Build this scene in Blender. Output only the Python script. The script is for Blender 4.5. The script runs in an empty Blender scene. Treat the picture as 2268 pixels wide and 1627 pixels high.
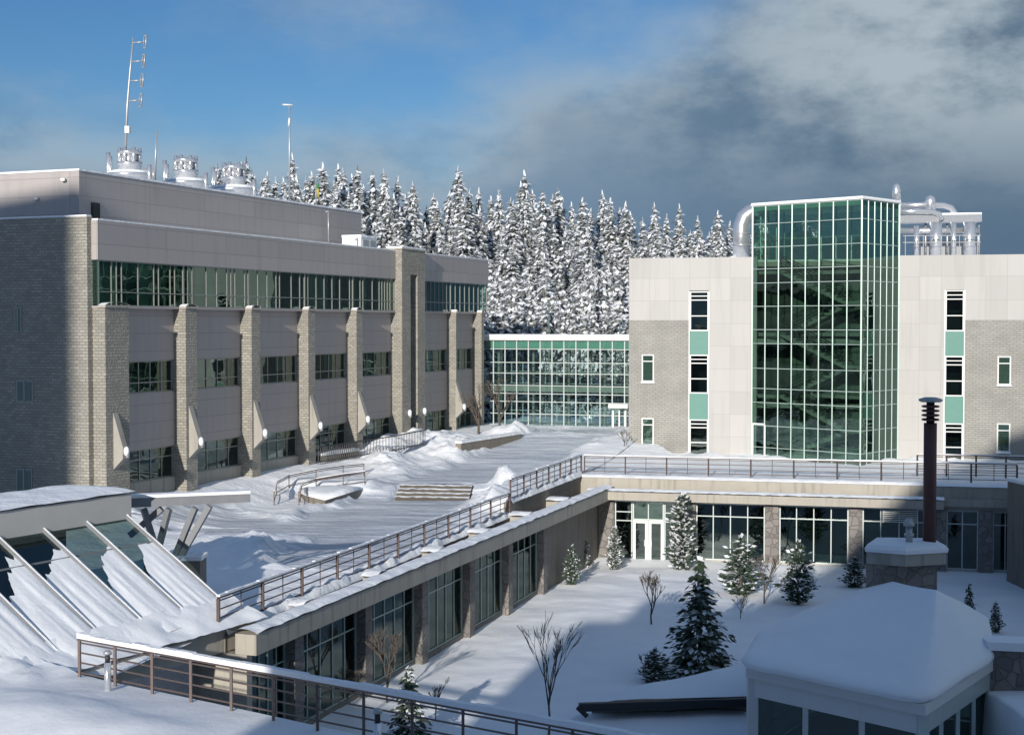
import bpy, math, random
from mathutils import Vector, noise
random.seed(7)
PI=math.pi; R=math.radians
scn=bpy.context.scene; COL=scn.collection
FPX=3200.0; CZ=13.5; PITCH=math.atan(97.5/FPX); cp,sp=math.cos(PITCH),math.sin(PITCH)
def ray(px,py):
    x=(px-1134)/FPX; y=(813.5-py)/FPX
    return Vector((x,cp+y*sp,-sp+y*cp))
def pt(px,py,z):
    d=ray(px,py); t=(z-CZ)/d.z; return Vector((d.x*t,d.y*t,z))
def pd(px,py,Y):
    d=ray(px,py); t=Y/d.y; return Vector((d.x*t,Y,CZ+d.z*t))
def V(*a): return Vector(a)
class Frame:
    def __init__(s,o,ang,zb):
        s.o=Vector((o[0],o[1])); s.a=ang; s.zb=zb; s.u=Vector((math.cos(ang),math.sin(ang))); s.n=Vector((-math.sin(ang),math.cos(ang)))
    def w2l(s,x,y):
        p=Vector((x,y))-s.o; return p.dot(s.u),p.dot(s.n)
    def loc(s,px,py,off=0):
        d=ray(px,py); d2=Vector((d.x,d.y)); c=-s.o
        t=(off-c.dot(s.n))/d2.dot(s.n)
        return c.dot(s.u)+t*d2.dot(s.u), CZ+d.z*t
    def eloc(s,px,py,x=0):   # hit on the end plane local x = const
        d=ray(px,py); d2=Vector((d.x,d.y)); c=-s.o
        t=(x-c.dot(s.u))/d2.dot(s.u)
        return c.dot(s.n)+t*d2.dot(s.n), CZ+d.z*t
    def X(s,px,off=0): return s.loc(px,716,off)[0]
    def l2w(s,x,y):
        p=s.o+s.u*x+s.n*y; return p.x,p.y
# ------------------------------------------------------------------ objects
def thing(name,label,cat,loc=(0,0,0),rz=0,group=None):
    o=bpy.data.objects.new(name,None); COL.objects.link(o); o.location=loc; o.rotation_euler=(0,0,rz)
    o.empty_display_size=.3
    o['label']=label; o['category']=cat
    if group: o['group']=group
    return o
class MB:
    def __init__(s,off=(0,0,0)): s.v=[];s.f=[];s.m=[];s.s=[];s.off=Vector(off)
    def add(s,vs,fs,mi=0,sm=False):
        b=len(s.v); s.v+= [tuple(v) for v in vs]
        for f in fs: s.f.append(tuple(i+b for i in f)); s.m.append(mi); s.s.append(sm)
    def box(s,x0,x1,y0,y1,z0,z1,mi=0):
        s.add([(x0,y0,z0),(x1,y0,z0),(x1,y1,z0),(x0,y1,z0),(x0,y0,z1),(x1,y0,z1),(x1,y1,z1),(x0,y1,z1)],
          [(0,3,2,1),(4,5,6,7),(0,1,5,4),(1,2,6,5),(2,3,7,6),(3,0,4,7)],mi)
    def quad(s,a,b,c,d,mi=0): s.add([a,b,c,d],[(0,1,2,3)],mi)
    def prism(s,poly,z0,z1,mi=0):
        n=len(poly); ar=sum(poly[i][0]*poly[(i+1)%n][1]-poly[(i+1)%n][0]*poly[i][1] for i in range(n))
        if ar<0: poly=poly[::-1]
        vs=[(p[0],p[1],z0) for p in poly]+[(p[0],p[1],z1) for p in poly]
        s.add(vs,[tuple(range(n-1,-1,-1)),tuple(range(n,2*n))]+[(i,(i+1)%n,n+(i+1)%n,n+i) for i in range(n)],mi)
    def xprism(s,prof,x0,x1,mi=0):   # profile in (y,z)
        n=len(prof); vs=[(x0,p[0],p[1]) for p in prof]+[(x1,p[0],p[1]) for p in prof]
        s.add(vs,[tuple(range(n)),tuple(range(2*n-1,n-1,-1))]+[(i,n+i,n+(i+1)%n,(i+1)%n) for i in range(n)],mi)
    def sweep(s,pts,r,n=8,mi=0,sm=True):
        pts=[Vector(p) for p in pts]; rs=r if isinstance(r,(list,tuple)) else [r]*len(pts)
        vs=[];fs=[]; prev=None
        for i,p in enumerate(pts):
            t=(pts[min(i+1,len(pts)-1)]-pts[max(i-1,0)]).normalized()
            if prev is None:
                a=t.orthogonal().normalized()
            else:
                a=(prev-t*prev.dot(t)).normalized()
            prev=a; b=t.cross(a)
            for k in range(n):
                q=2*PI*k/n; vs.append(p+(a*math.cos(q)+b*math.sin(q))*rs[i])
        for i in range(len(pts)-1):
            for k in range(n):
                k2=(k+1)%n; fs.append((i*n+k,i*n+k2,(i+1)*n+k2,(i+1)*n+k))
        L=(len(pts)-1)*n; b0=len(s.v)
        s.add(vs,fs,mi,sm and n>4)
        s.f.append(tuple(range(b0+n-1,b0-1,-1))); s.m.append(mi); s.s.append(False)
        s.f.append(tuple(range(b0+L,b0+L+n))); s.m.append(mi); s.s.append(False)
    def bar(s,a,b,w,h,mi=0):   # oriented box, w sideways, h vertical-ish
        a=Vector(a);b=Vector(b);t=(b-a).normalized()
        sd=t.cross(Vector((0,0,1)))
        sd=sd.normalized() if sd.length>1e-4 else Vector((1,0,0))
        up=sd.cross(t).normalized(); sd=sd*w/2; up=up*h/2
        vs=[a-sd-up,a+sd-up,a+sd+up,a-sd+up,b-sd-up,b+sd-up,b+sd+up,b-sd+up]
        s.add(vs,[(0,1,2,3),(7,6,5,4),(0,4,5,1),(1,5,6,2),(2,6,7,3),(3,7,4,0)],mi)
    def lathe(s,prof,c=(0,0),n=16,mi=0):
        vs=[];fs=[]
        for r,z in prof:
            for k in range(n): q=2*PI*k/n; vs.append((c[0]+r*math.cos(q),c[1]+r*math.sin(q),z))
        for i in range(len(prof)-1):
            for k in range(n): k2=(k+1)%n; fs.append((i*n+k,i*n+k2,(i+1)*n+k2,(i+1)*n+k))
        L=(len(prof)-1)*n; b0=len(s.v)
        s.add(vs,fs,mi,True)
        s.f.append(tuple(range(b0+n-1,b0-1,-1))); s.m.append(mi); s.s.append(False)
        s.f.append(tuple(range(b0+L,b0+L+n))); s.m.append(mi); s.s.append(False)
    def grid(s,fn,nu,nv,mi=0,keep=None):
        vs=[fn(i/nu,j/nv) for i in range(nu+1) for j in range(nv+1)]
        fs=[(i*(nv+1)+j,(i+1)*(nv+1)+j,(i+1)*(nv+1)+j+1,i*(nv+1)+j+1) for i in range(nu) for j in range(nv)]
        s.add(vs,fs,mi,True)
    def build(s,name,mats,parent=None):
        me=bpy.data.meshes.new(name); o=s.off
        me.from_pydata([(v[0]-o.x,v[1]-o.y,v[2]-o.z) for v in s.v],[],s.f)
        if not isinstance(mats,(list,tuple)): mats=[mats]
        for m in mats: me.materials.append(m)
        me.polygons.foreach_set('material_index',s.m); me.polygons.foreach_set('use_smooth',s.s); me.update()
        ob=bpy.data.objects.new(name,me); COL.objects.link(ob)
        if parent: ob.parent=parent
        else: ob.location=o
        return ob
# ------------------------------------------------------------------ materials
def newmat(name):
    m=bpy.data.materials.new(name); m.use_nodes=True; nt=m.node_tree; nt.nodes.clear()
    out=nt.nodes.new('ShaderNodeOutputMaterial'); return m,nt,out
class N:
    def __init__(s,nt): s.nt=nt
    def n(s,t,**k):
        x=s.nt.nodes.new('ShaderNode'+t)
        for a,b in k.items(): setattr(x,a,b)
        return x
    def l(s,a,b): s.nt.links.new(a,b)
    def math(s,op,a,b=None,c=None,clamp=False):
        x=s.n('Math',operation=op); x.use_clamp=clamp
        for i,q in enumerate((a,b,c)):
            if q is None: continue
            if isinstance(q,(int,float)): x.inputs[i].default_value=q
            else: s.l(q,x.inputs[i])
        return x.outputs[0]
    def mix(s,f,a,b,bt='MIX'):
        x=s.n('Mix',data_type='RGBA',blend_type=bt)
        for i,q in ((0,f),(6,a),(7,b)):
            if isinstance(q,(int,float)): x.inputs[i].default_value=q
            elif isinstance(q,(tuple,list)): x.inputs[i].default_value=(*q[:3],1)
            else: s.l(q,x.inputs[i])
        return x.outputs[2]
    def noise(s,vec,scale,detail=4,rough=.55):
        x=s.n('TexNoise'); x.inputs['Scale'].default_value=scale; x.inputs['Detail'].default_value=detail; x.inputs['Roughness'].default_value=rough
        if vec is not None: s.l(vec,x.inputs['Vector'])
        return x.outputs[0]
    def smooth(s,v,a,b):
        x=s.n('MapRange',interpolation_type='SMOOTHSTEP'); s.l(v,x.inputs[0]); x.inputs[1].default_value=a; x.inputs[2].default_value=b
        return x.outputs[0]
    def bump(s,h,st,dist=.05,nrm=None):
        x=s.n('Bump'); x.inputs['Strength'].default_value=st; x.inputs['Distance'].default_value=dist; s.l(h,x.inputs['Height'])
        if nrm: s.l(nrm,x.inputs['Normal'])
        return x.outputs[0]
    def bsdf(s,out,col,rough=.7,metal=0,nrm=None):
        b=s.n('BsdfPrincipled')
        if isinstance(col,(tuple,list)): b.inputs['Base Color'].default_value=(*col[:3],1)
        else: s.l(col,b.inputs['Base Color'])
        if isinstance(rough,(int,float)): b.inputs['Roughness'].default_value=rough
        else: s.l(rough,b.inputs['Roughness'])
        b.inputs['Metallic'].default_value=metal
        if nrm: s.l(nrm,b.inputs['Normal'])
        s.l(b.outputs[0],out.inputs[0]); return b
def sc(c,k): return tuple(min(1,x*k) for x in c)
def plain(name,col,rough=.7,metal=0,var=.15,scale=2.0,bump=0,bscale=15,stain=0):
    m,nt,out=newmat(name); k=N(nt); tc=k.n('TexCoord').outputs['Object']
    nz=k.noise(tc,scale,5)
    c=k.mix(nz,sc(col,1-var),sc(col,1+var))
    if stain:
        mp=k.n('Mapping'); mp.inputs['Scale'].default_value=(1.6,1.6,.12); k.l(tc,mp.inputs[0])
        st=k.smooth(k.noise(mp.outputs[0],2.5,4),.5,.75)
        c=k.mix(k.math('MULTIPLY',st,stain),c,sc(col,.45))
    nr=k.bump(k.noise(tc,bscale,4),bump) if bump else None
    k.bsdf(out,c,rough,metal,nr); return m
def brick(name,c1,c2,mortar,bw=.32,rh=.14):
    m,nt,out=newmat(name); k=N(nt); tc=k.n('TexCoord').outputs['Object']
    sx=k.n('SeparateXYZ'); k.l(tc,sx.inputs[0]); cb=k.n('CombineXYZ')
    k.l(k.math('ADD',sx.outputs[0],sx.outputs[1]),cb.inputs[0]); k.l(sx.outputs[2],cb.inputs[1])
    b=k.n('TexBrick'); k.l(cb.outputs[0],b.inputs[0])
    b.inputs['Color1'].default_value=(*c1,1); b.inputs['Color2'].default_value=(*c2,1); b.inputs['Mortar'].default_value=(*mortar,1)
    b.inputs['Scale'].default_value=1; b.inputs['Mortar Size'].default_value=.012; b.inputs['Brick Width'].default_value=bw; b.inputs['Row Height'].default_value=rh
    nz=k.noise(tc,.6,5)
    c=k.mix(k.smooth(nz,.3,.75),b.outputs[0],k.mix(.5,b.outputs[0],sc(c1,.6)))
    h=k.math('MULTIPLY_ADD',b.outputs['Fac'],-.6,k.noise(tc,9,4))
    k.bsdf(out,c,.85,0,k.bump(h,1.0,.09)); return m
def panel(name,col,px_,pz,jw=.03,dark=.55,ox=0,oz=0,var=.06):
    m,nt,out=newmat(name); k=N(nt); tc=k.n('TexCoord').outputs['Object']
    sx=k.n('SeparateXYZ'); k.l(tc,sx.inputs[0])
    xy=k.math('ADD',sx.outputs[0],sx.outputs[1])
    fz=k.math('FRACT',k.math('MULTIPLY_ADD',sx.outputs[2],1/pz,oz)); jz=k.math('LESS_THAN',fz,jw/pz)
    j=jz
    if px_:
        fx=k.math('FRACT',k.math('MULTIPLY_ADD',xy,1/px_,ox)); j=k.math('MAXIMUM',jz,k.math('LESS_THAN',fx,jw/px_))
        cell=k.n('CombineXYZ'); k.l(k.math('FLOOR',k.math('MULTIPLY_ADD',xy,1/px_,ox)),cell.inputs[0]); k.l(k.math('FLOOR',k.math('MULTIPLY_ADD',sx.outputs[2],1/pz,oz)),cell.inputs[1])
        wn=k.n('TexWhiteNoise',noise_dimensions='3D'); k.l(cell.outputs[0],wn.inputs[0]); r=wn.outputs[0]
    else: r=k.noise(tc,.4,3)
    c=k.mix(r,sc(col,1-var),sc(col,1+var))
    mp=k.n('Mapping'); mp.inputs['Scale'].default_value=(1.2,1.2,.1); k.l(tc,mp.inputs[0])
    st=k.smooth(k.noise(mp.outputs[0],2,4),.45,.8)
    c=k.mix(k.math('MULTIPLY',st,.3),c,sc(col,.6))
    c=k.mix(j,c,sc(col,dark))
    k.bsdf(out,c,.55,0,k.bump(j,-.4,.03)); return m
def stone(name):
    m,nt,out=newmat(name); k=N(nt); tc=k.n('TexCoord').outputs['Object']
    v=k.n('TexVoronoi'); v.inputs['Scale'].default_value=2.6; k.l(tc,v.inputs[0])
    e=k.n('TexVoronoi',feature='DISTANCE_TO_EDGE'); e.inputs['Scale'].default_value=2.6; k.l(tc,e.inputs[0])
    sp_=k.n('SeparateColor'); k.l(v.outputs['Color'],sp_.inputs[0])
    c=k.mix(sp_.outputs[0],(.13,.12,.115),(.30,.27,.24)); c=k.mix(k.noise(tc,12,4),c,(.17,.16,.16))
    ed=k.smooth(e.outputs[0],0,.06); c=k.mix(ed,(.24,.22,.2),c)
    k.bsdf(out,c,.85,0,k.bump(ed,.8,.08)); return m
def glass(name,tint,refl,fac,rough=.02,fres=.8,bmp=.07):
    m,nt,out=newmat(name); k=N(nt)
    t=k.n('BsdfTransparent'); t.inputs[0].default_value=(*tint,1)
    g=k.n('BsdfGlossy'); g.inputs[0].default_value=(*refl,1); g.inputs['Roughness'].default_value=rough
    tc=k.n('TexCoord').outputs['Object']
    k.l(k.bump(k.noise(tc,.55,2),bmp,.15),g.inputs['Normal'])
    lw=k.n('LayerWeight'); lw.inputs[0].default_value=.35
    f=k.math('MULTIPLY_ADD',lw.outputs['Fresnel'],fres,fac,clamp=True)
    mx=k.n('MixShader'); k.l(f,mx.inputs[0]); k.l(t.outputs[0],mx.inputs[1]); k.l(g.outputs[0],mx.inputs[2]); k.l(mx.outputs[0],out.inputs[0]); return m
def snowmat(name,col=(.86,.88,.915),b1=.35,attr=False,s1=1.2,s2=9):
    m,nt,out=newmat(name); k=N(nt); geo=k.n('NewGeometry').outputs['Position']
    n1=k.noise(geo,s1,6,.6); n2=k.noise(geo,s2,4,.6)
    c=k.mix(n1,sc(col,.93),sc(col,1.05)); rough=.65
    if attr:
        at=k.n('Attribute',attribute_name='swept'); f=at.outputs['Fac']
        mp=k.n('Mapping'); mp.inputs['Rotation'].default_value=(0,0,R(-32)); mp.inputs['Scale'].default_value=(.22,2.6,1); k.l(geo,mp.inputs[0])
        st=k.noise(mp.outputs[0],1.1,7,.68)
        g=k.math('MULTIPLY',f,k.smooth(st,.30,.62))
        c=k.mix(g,c,k.mix(n2,(.27,.31,.375),(.53,.58,.66)))
        rough=k.math('MULTIPLY_ADD',g,-.33,.65)
        n1=k.math('ADD',n1,k.math('MULTIPLY',st,k.math('MULTIPLY',f,.5)))
    nr=k.bump(n2,b1*.6,.06); nr=k.bump(n1,b1,.35,nr)
    b=k.bsdf(out,c,rough,0,nr); return m
SNOW=snowmat('snow'); SNOWP=snowmat('plowed_snow',b1=.36,attr=True,s1=1.2,s2=7); SNOWC=snowmat('soft_snow',b1=.18,s1=.6,s2=5)
TSNOW=plain('tree_snow',(.72,.74,.78),.8,var=.1,scale=1)
NEEDLE=plain('frosted_needles',(.19,.21,.20),.8,var=.45,scale=1.5)
NEEDLE2=plain('garden_needles',(.04,.068,.042),.8,var=.4,scale=3)
BARK=plain('bark',(.09,.072,.06),.9,var=.3,scale=4)
BRICKT=brick('tan_split_block',(.40,.38,.33),(.285,.27,.235),(.225,.215,.195))
BRICKS=brick('grey_block',(.40,.39,.36),(.355,.345,.32),(.31,.305,.285),.4,.14)
MAUVE=panel('mauve_panel',(.37,.335,.325),0,.86,.035,.72)
MAUVEV=panel('mauve_panel_upper',(.385,.355,.345),5.2,.92,.035,.72,oz=.2)
LIGHTP=panel('light_panel',(.40,.39,.38),1.32,1.48,.03,.8)
CONC=plain('concrete',(.37,.345,.30),.8,var=.15,scale=1.2,bump=.2,stain=.6)
CONCG=plain('grey_concrete',(.33,.315,.285),.8,var=.15,scale=1.2,bump=.2,stain=.4)
CONCD=plain('dark_concrete',(.20,.18,.155),.85,var=.2,scale=1,bump=.2,stain=.6)  # concrete in a darker brown tone with vertical streaks
STONE=stone('rubble_stone')
RAIL=plain('brown_metal',(.075,.05,.045),.45,.3,var=.15)
RAILN=plain('worn_brown_metal',(.15,.115,.105),.4,.5,var=.2)
RUST=plain('red_brown_steel',(.10,.042,.038),.5,.2,var=.15)
DARK=plain('dark_metal',(.03,.032,.036),.5,.2)
STEPM=plain('wet_dark_paving',(.07,.058,.045),.7,var=.3,scale=3)
SILVER=plain('galvanised',(.68,.69,.71),.25,.75,var=.08,scale=3)
GREYM=plain('grey_metal',(.42,.43,.44),.4,.5)
STRUT=plain('weathered_strut',(.24,.25,.27),.5,.3,var=.2)
WHITE=plain('white_frame',(.66,.67,.66),.4,0,var=.04)
FRAMEG=plain('grey_frame',(.30,.31,.29),.4,.3,var=.08)
FRAMEL=plain('pale_frame',(.50,.56,.55),.35,.2,var=.06)
FRAMET=plain('green_grey_frame',(.36,.46,.43),.35,.2,var=.08)
SPAND=plain('green_spandrel',(.14,.28,.24),.2,0,var=.06)
SPANL=plain('pale_green_spandrel',(.24,.42,.36),.2,0,var=.06)
GLASS=glass('window_glass',(.36,.50,.46),(.7,.88,.84),.12)
GLASSG=glass('green_glass',(.32,.52,.46),(.58,.82,.75),.12)
GLASSL=glass('link_glass',(.66,.82,.79),(.65,.85,.84),.20)
GLASST=glass('tower_glass',(.42,.58,.50),(.52,.74,.66),.15,bmp=.16)
GLASSD=glass('dark_glass',(.20,.28,.26),(.7,.85,.82),.08,fres=.45)
INT=plain('interior_beige',(.36,.33,.27),.8,var=.2,scale=.6)
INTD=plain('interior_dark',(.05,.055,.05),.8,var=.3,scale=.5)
INTT=plain('interior_tower_wall',(.13,.17,.15),.8,var=.3,scale=.5)
SLAB=plain('interior_slab',(.30,.31,.29),.7)
STAIRM=plain('stair_concrete',(.27,.29,.27),.7)
BLIND=plain('beige_blind',(.52,.45,.36),.8,var=.1)
YEL=plain('windsock_yellow',(.4,.34,.06),.8); GRN=plain('windsock_green',(.05,.2,.08),.8); POLEM=plain('dull_green_pole',(.10,.16,.13),.6)
WOODW=plain('pale_siding',(.44,.44,.435),.7,var=.08)
# ------------------------------------------------------------------ camera, light, sky
cam=bpy.data.cameras.new('camera'); co=bpy.data.objects.new('camera',cam); COL.objects.link(co)
co.location=(0,0,CZ); co.rotation_euler=(PI/2-PITCH,0,0); cam.lens=FPX/2268*36; cam.sensor_width=36; cam.clip_end=3000; cam.clip_start=.1
scn.camera=co
EL=R(16); HX,HY=.26,.9656
sd=Vector((HX*math.cos(EL),HY*math.cos(EL),-math.sin(EL)))
sun=bpy.data.lights.new('sun','SUN'); so=bpy.data.objects.new('sun',sun); COL.objects.link(so)
so.rotation_euler=sd.to_track_quat('-Z','Y').to_euler(); so.location=(0,-20,60)
sun.energy=5.0; sun.angle=R(.7); sun.color=(1,.935,.84)
w=bpy.data.worlds.new('World'); scn.world=w; w.use_nodes=True; nt=w.node_tree; nt.nodes.clear(); k=N(nt)
out=k.n('OutputWorld'); bg=k.n('Background'); k.l(bg.outputs[0],out.inputs[0]); bg.inputs[1].default_value=.1
sky=k.n('TexSky',sky_type='NISHITA'); sky.sun_disc=False; sky.sun_elevation=EL
sky.sun_rotation=math.atan2(-HX,-HY); sky.altitude=600; sky.air_density=1.0; sky.dust_density=.3; sky.ozone_density=2.5
tc=k.n('TexCoord').outputs['Generated']; sx=k.n('SeparateXYZ'); k.l(tc,sx.inputs[0])
az=k.math('ARCTAN2',sx.outputs[0],sx.outputs[1]); el=sx.outputs[2]
cv=k.n('CombineXYZ'); k.l(az,cv.inputs[0]); k.l(k.math('MULTIPLY',el,1.9),cv.inputs[1])
n1=k.noise(cv.outputs[0],5.5,9,.55)
mp=k.n('Mapping'); mp.inputs['Location'].default_value=(3.1,1.7,0); k.l(cv.outputs[0],mp.inputs[0])
n2=k.noise(mp.outputs[0],3.2,8,.58)
mp2=k.n('Mapping'); mp2.inputs['Location'].default_value=(7.3,4.2,0); k.l(cv.outputs[0],mp2.inputs[0])
n3=k.noise(mp2.outputs[0],8,8,.6)
eb=k.math('ADD',.125,k.math('MULTIPLY',k.math('MAXIMUM',k.math('ADD',az,.05),0),.45))
dlt=k.math('ADD',k.math('SUBTRACT',eb,el),k.math('MULTIPLY',k.math('SUBTRACT',n1,.5),.17))
mask=k.smooth(dlt,-.05,.045)
thin=k.math('MULTIPLY',k.smooth(n2,.44,.70),.55)      # thin veils in the blue
mask2=k.math('MAXIMUM',mask,thin)
over=k.math('MULTIPLY',k.smooth(k.math('ADD',el,k.math('MULTIPLY',k.math('SUBTRACT',n2,.5),.3)),.30,.5),.45)   # cloud overhead, out of view, added to set ambient brightness and tint
near=k.math('SUBTRACT',1.0,k.smooth(dlt,0.0,.085))
right=k.smooth(az,-.12,.30)
upr=k.math('MULTIPLY',k.smooth(el,.05,.17),k.math('MULTIPLY_ADD',right,.85,.2))
lit=k.math('MULTIPLY',k.math('MAXIMUM',k.math('MULTIPLY',near,.85),upr),k.smooth(n3,.30,.60))
base=k.mix(right,(1.75,2.8,4.05),(1.0,1.68,2.5))
ccol=k.mix(lit,base,(4.0,4.8,5.4))
hs=k.n('HueSaturation'); hs.inputs['Saturation'].default_value=1.12; hs.inputs['Value'].default_value=.74; k.l(sky.outputs[0],hs.inputs['Color'])
blue=k.mix(1.0,hs.outputs[0],(.68,.92,1.14),'MULTIPLY')
vis=k.mix(mask2,blue,ccol)
k.l(k.mix(over,vis,(1.35,2.4,4.5)),bg.inputs[0])
scn.view_settings.view_transform='Standard'; scn.view_settings.look='None'; scn.view_settings.exposure=0
# ------------------------------------------------------------------ window helper
def window(root,zb,x0,x1,z0,z1,y,nx,nz,fm=FRAMEG,gm=GLASS,fw=.06,dp=.1,name='window',label=None,xs=None,zs=None,backing=None):
    m=MB((0,0,zb)); a,b=y-dp/2,y+dp/2
    m.box(x0,x1,a,b,z0,z0+fw); m.box(x0,x1,a,b,z1-fw,z1); m.box(x0,x0+fw,a,b,z0+fw,z1-fw); m.box(x1-fw,x1,a,b,z0+fw,z1-fw)
    xs=xs or [x0+(x1-x0)*i/nx for i in range(1,nx)]; zs=zs or [z0+(z1-z0)*i/nz for i in range(1,nz)]
    for x in xs: m.box(x-fw*.4,x+fw*.4,a+.01,b-.01,z0+fw,z1-fw)
    for z in zs: m.box(x0+fw,x1-fw,a+.015,b-.015,z-fw*.4,z+fw*.4)
    o=m.build(name,fm,root)
    g=MB((0,0,zb)); g.quad((x0+fw*.5,y,z0+fw*.5),(x1-fw*.5,y,z0+fw*.5),(x1-fw*.5,y,z1-fw*.5),(x0+fw*.5,y,z1-fw*.5)); g.build('pane',gm,o)
    if backing:
        g=MB((0,0,zb)); g.quad((x0+.02,y+.04,z0+.02),(x1-.02,y+.04,z0+.02),(x1-.02,y+.04,z1-.02),(x0+.02,y+.04,z1-.02)); g.build('blind',backing,o)
    if label: o['label']=label
    return o
def part(root,zb,name,mat_,*boxes,parent=None):
    m=MB((0,0,zb))
    for b in boxes: m.box(*b)
    return m.build(name,mat_,parent or root)
# ================================================================== LEFT BUILDING
ZB=4.4
F1=Frame((-19.27,65.67),math.atan2(1,.403),ZB)
lb=thing('campus_building','long mauve panel building with tan block pilasters and ribbon windows, left of the plaza','building',(F1.o.x,F1.o.y,ZB),F1.a)
X1=F1.X; xe=X1(1072)
part(lb,ZB,'plinth',CONC,(.4,xe,0,.3,ZB,5.9))
part(lb,ZB,'facade_panel',MAUVE,(.4,xe,0,.3,7.45,10.15))
part(lb,ZB,'facade_panel',MAUVE,(.4,xe,0,.3,11.7,14.2))
part(lb,ZB,'parapet_panel',MAUVEV,(.3,xe,-.35,.3,16.4,18.2))
part(lb,ZB,'window_sill',MAUVE,(.3,xe,-.34,.32,14.2,14.3))
part(lb,ZB,'parapet_snow',SNOW,(.35,xe,-.33,.28,18.2,18.27)); part(lb,ZB,'end_wall_snow',SNOW,(.02,.38,.05,26,18.35,18.43))
part(lb,ZB,'end_wall',BRICKT,(0,.4,.004,26,ZB-.3,18.35))
part(lb,ZB,'rear_wall',MAUVE,(.4,xe,25.7,26,ZB,18.2)); part(lb,ZB,'far_end_wall',MAUVE,(xe-.3,xe,.3,25.69,ZB,18.0))
part(lb,ZB,'roof',[CONC],(.4,xe-.3,.3,25.7,17.3,17.7))
part(lb,ZB,'roof_snow',SNOW,(.41,xe-.31,.31,25.69,17.7,17.85))
for z in (5.2,9.0,12.9): part(lb,ZB,'floor_slab',SLAB,(.42,xe-.31,.31,9,z,z+.3))
for i in range(1,8): part(lb,ZB,'partition',INT,(i*6,i*6+.2,1.6,6,5.5,17.2))
part(lb,ZB,'interior_wall',INT,(.42,xe-.31,6.01,6.2,5.5,17.29))
pil=[(205,285),(385,436),(532,576),(659,698),(767,803),(990,1012),(1047,1072)]
edges=[(X1(a),X1(b,-.7)) for a,b in pil]
def lamp(par,xc,y):
    m=MB((0,0,ZB)); m.lathe([(.03,7.32),(.09,7.36),(.11,7.68),(.04,7.72)],(xc,y),10,0); m.box(xc-.02,xc+.02,y+.05,y+.22,7.5,7.55); m.build('lamp',GREYM,par)
    m=MB((0,0,ZB)); m.lathe([(.09,7.45),(.13,7.62),(.12,7.76),(.07,7.84),(.02,7.86)],(xc-.03,y+.02),10,0); m.build('lamp_snow',SNOW,par)
for i,(x0,x1) in enumerate(edges):
    p=part(lb,ZB,'pilaster',BRICKT,(x0,x1,-.7,.25,ZB-.2,14.22))
    part(lb,ZB,'cap',CONC,(x0-.05,x1+.05,-.76,-.352,14.22,14.34),parent=p)
    m=MB((0,0,ZB)); m.grid(lambda u,v:(x0-.04+(x1-x0+.08)*u,-.75+.4*v,14.34+.13*math.sin(PI*min(1,max(0,u)))**.4),8,2); m.build('snow_cap',SNOW,p)
    if i<6:
        xc=x0+(x1-x0)*.4
        m=MB((0,0,ZB)); m.xprism([(-.702,9.4),(-1.22,7.85),(-1.22,7.3),(-.702,6.8)],xc-.17,xc+.17); m.build('buttress',CONCG,p)
        lamp(p,xc,-1.34)
# brick stair tower on the facade
tx0,tx1=X1(866),X1(942,-.8); w_=tx1-tx0; ta,tb=tx0+w_*.36,tx0+w_*.66; tz=F1.loc(900,553,-.8)[1]
tw=part(lb,ZB,'brick_tower',BRICKT,(tx0,ta,-.8,.28,ZB-.2,tz),(tb,tx1,-.8,.28,ZB-.2,tz),(ta,tb,-.795,.27,16.7,tz-.01))
part(lb,ZB,'tower_coping',CONC,(tx0-.05,tx1+.05,-.85,.33,tz,tz+.1),parent=tw)
part(lb,ZB,'snow_cap',SNOW,(tx0-.03,tx1+.03,-.83,.31,tz+.1,tz+.2),parent=tw)
for z0,z1 in ((ZB,5.8),(7.6,9.9),(12.1,14.0)): part(lb,ZB,'recess_panel',MAUVE,(ta,tb,-.3,.2,z0,z1),parent=tw)
for z0,z1 in ((5.8,7.6),(9.9,12.1),(14.0,16.7)): window(lb,ZB,ta,tb,z0,z1,-.2,2,3)
for i,px_ in enumerate((905,938)): lamp(tw,X1(px_,-.85),-.96)
sols=sorted(edges+[(tx0,tx1)])
bays=[(sols[i][1],sols[i+1][0]) for i in range(len(sols)-1)]
rb=random.Random(3)
def blinds(x0,x1,z0,z1,n,y=.45):
    for _ in range(n):
        a=rb.uniform(x0,x1-.5); b=min(x1,a+rb.uniform(.25,1.3)); yy=y+rb.uniform(0,.15); zb_=z0 if rb.random()<.6 else z0+(z1-z0)*rb.uniform(.2,.6)
        bl=MB((0,0,ZB)); bl.quad((a,yy,zb_),(b,yy,zb_),(b,yy,z1),(a,yy,z1)); bl.build('blind',BLIND,lb)
for (a,b) in bays:
    if b-a<.6: continue
    n=max(3,round((b-a)/1.0))
    window(lb,ZB,a+.02,b-.02,10.15,11.7,.15,n,1,zs=[10.65]); window(lb,ZB,a+.02,b-.02,5.9,7.45,.15,n,1,zs=[6.95])
    blinds(a,b,10.15,11.7,2)
window(lb,ZB,.45,edges[0][0]-.03,10.15,11.7,.15,1,2); window(lb,ZB,.45,edges[0][0]-.03,5.9,7.45,.15,1,2)
part(lb,ZB,'corner_panel',MAUVE,(.4,.45,.01,.29,5.9,14.2))
rib=[.45]+[ (e[0]+e[1])/2 for e in edges[1:5]]+[tx0-.02]
for i in range(len(rib)-1):
    a,b=rib[i],rib[i+1]; n=9
    xs=[]; x=a
    while x<b-.35:
        x+=rb.choice((.38,.38,.95,1.25))
        if x<b-.25: xs.append(x)
    window(lb,ZB,a,b,14.3,16.4,-.22,n,1,xs=xs,zs=[14.95],fm=FRAMEG,gm=GLASSG,fw=.05); blinds(a,b,14.3,16.4,4,.1)
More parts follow.
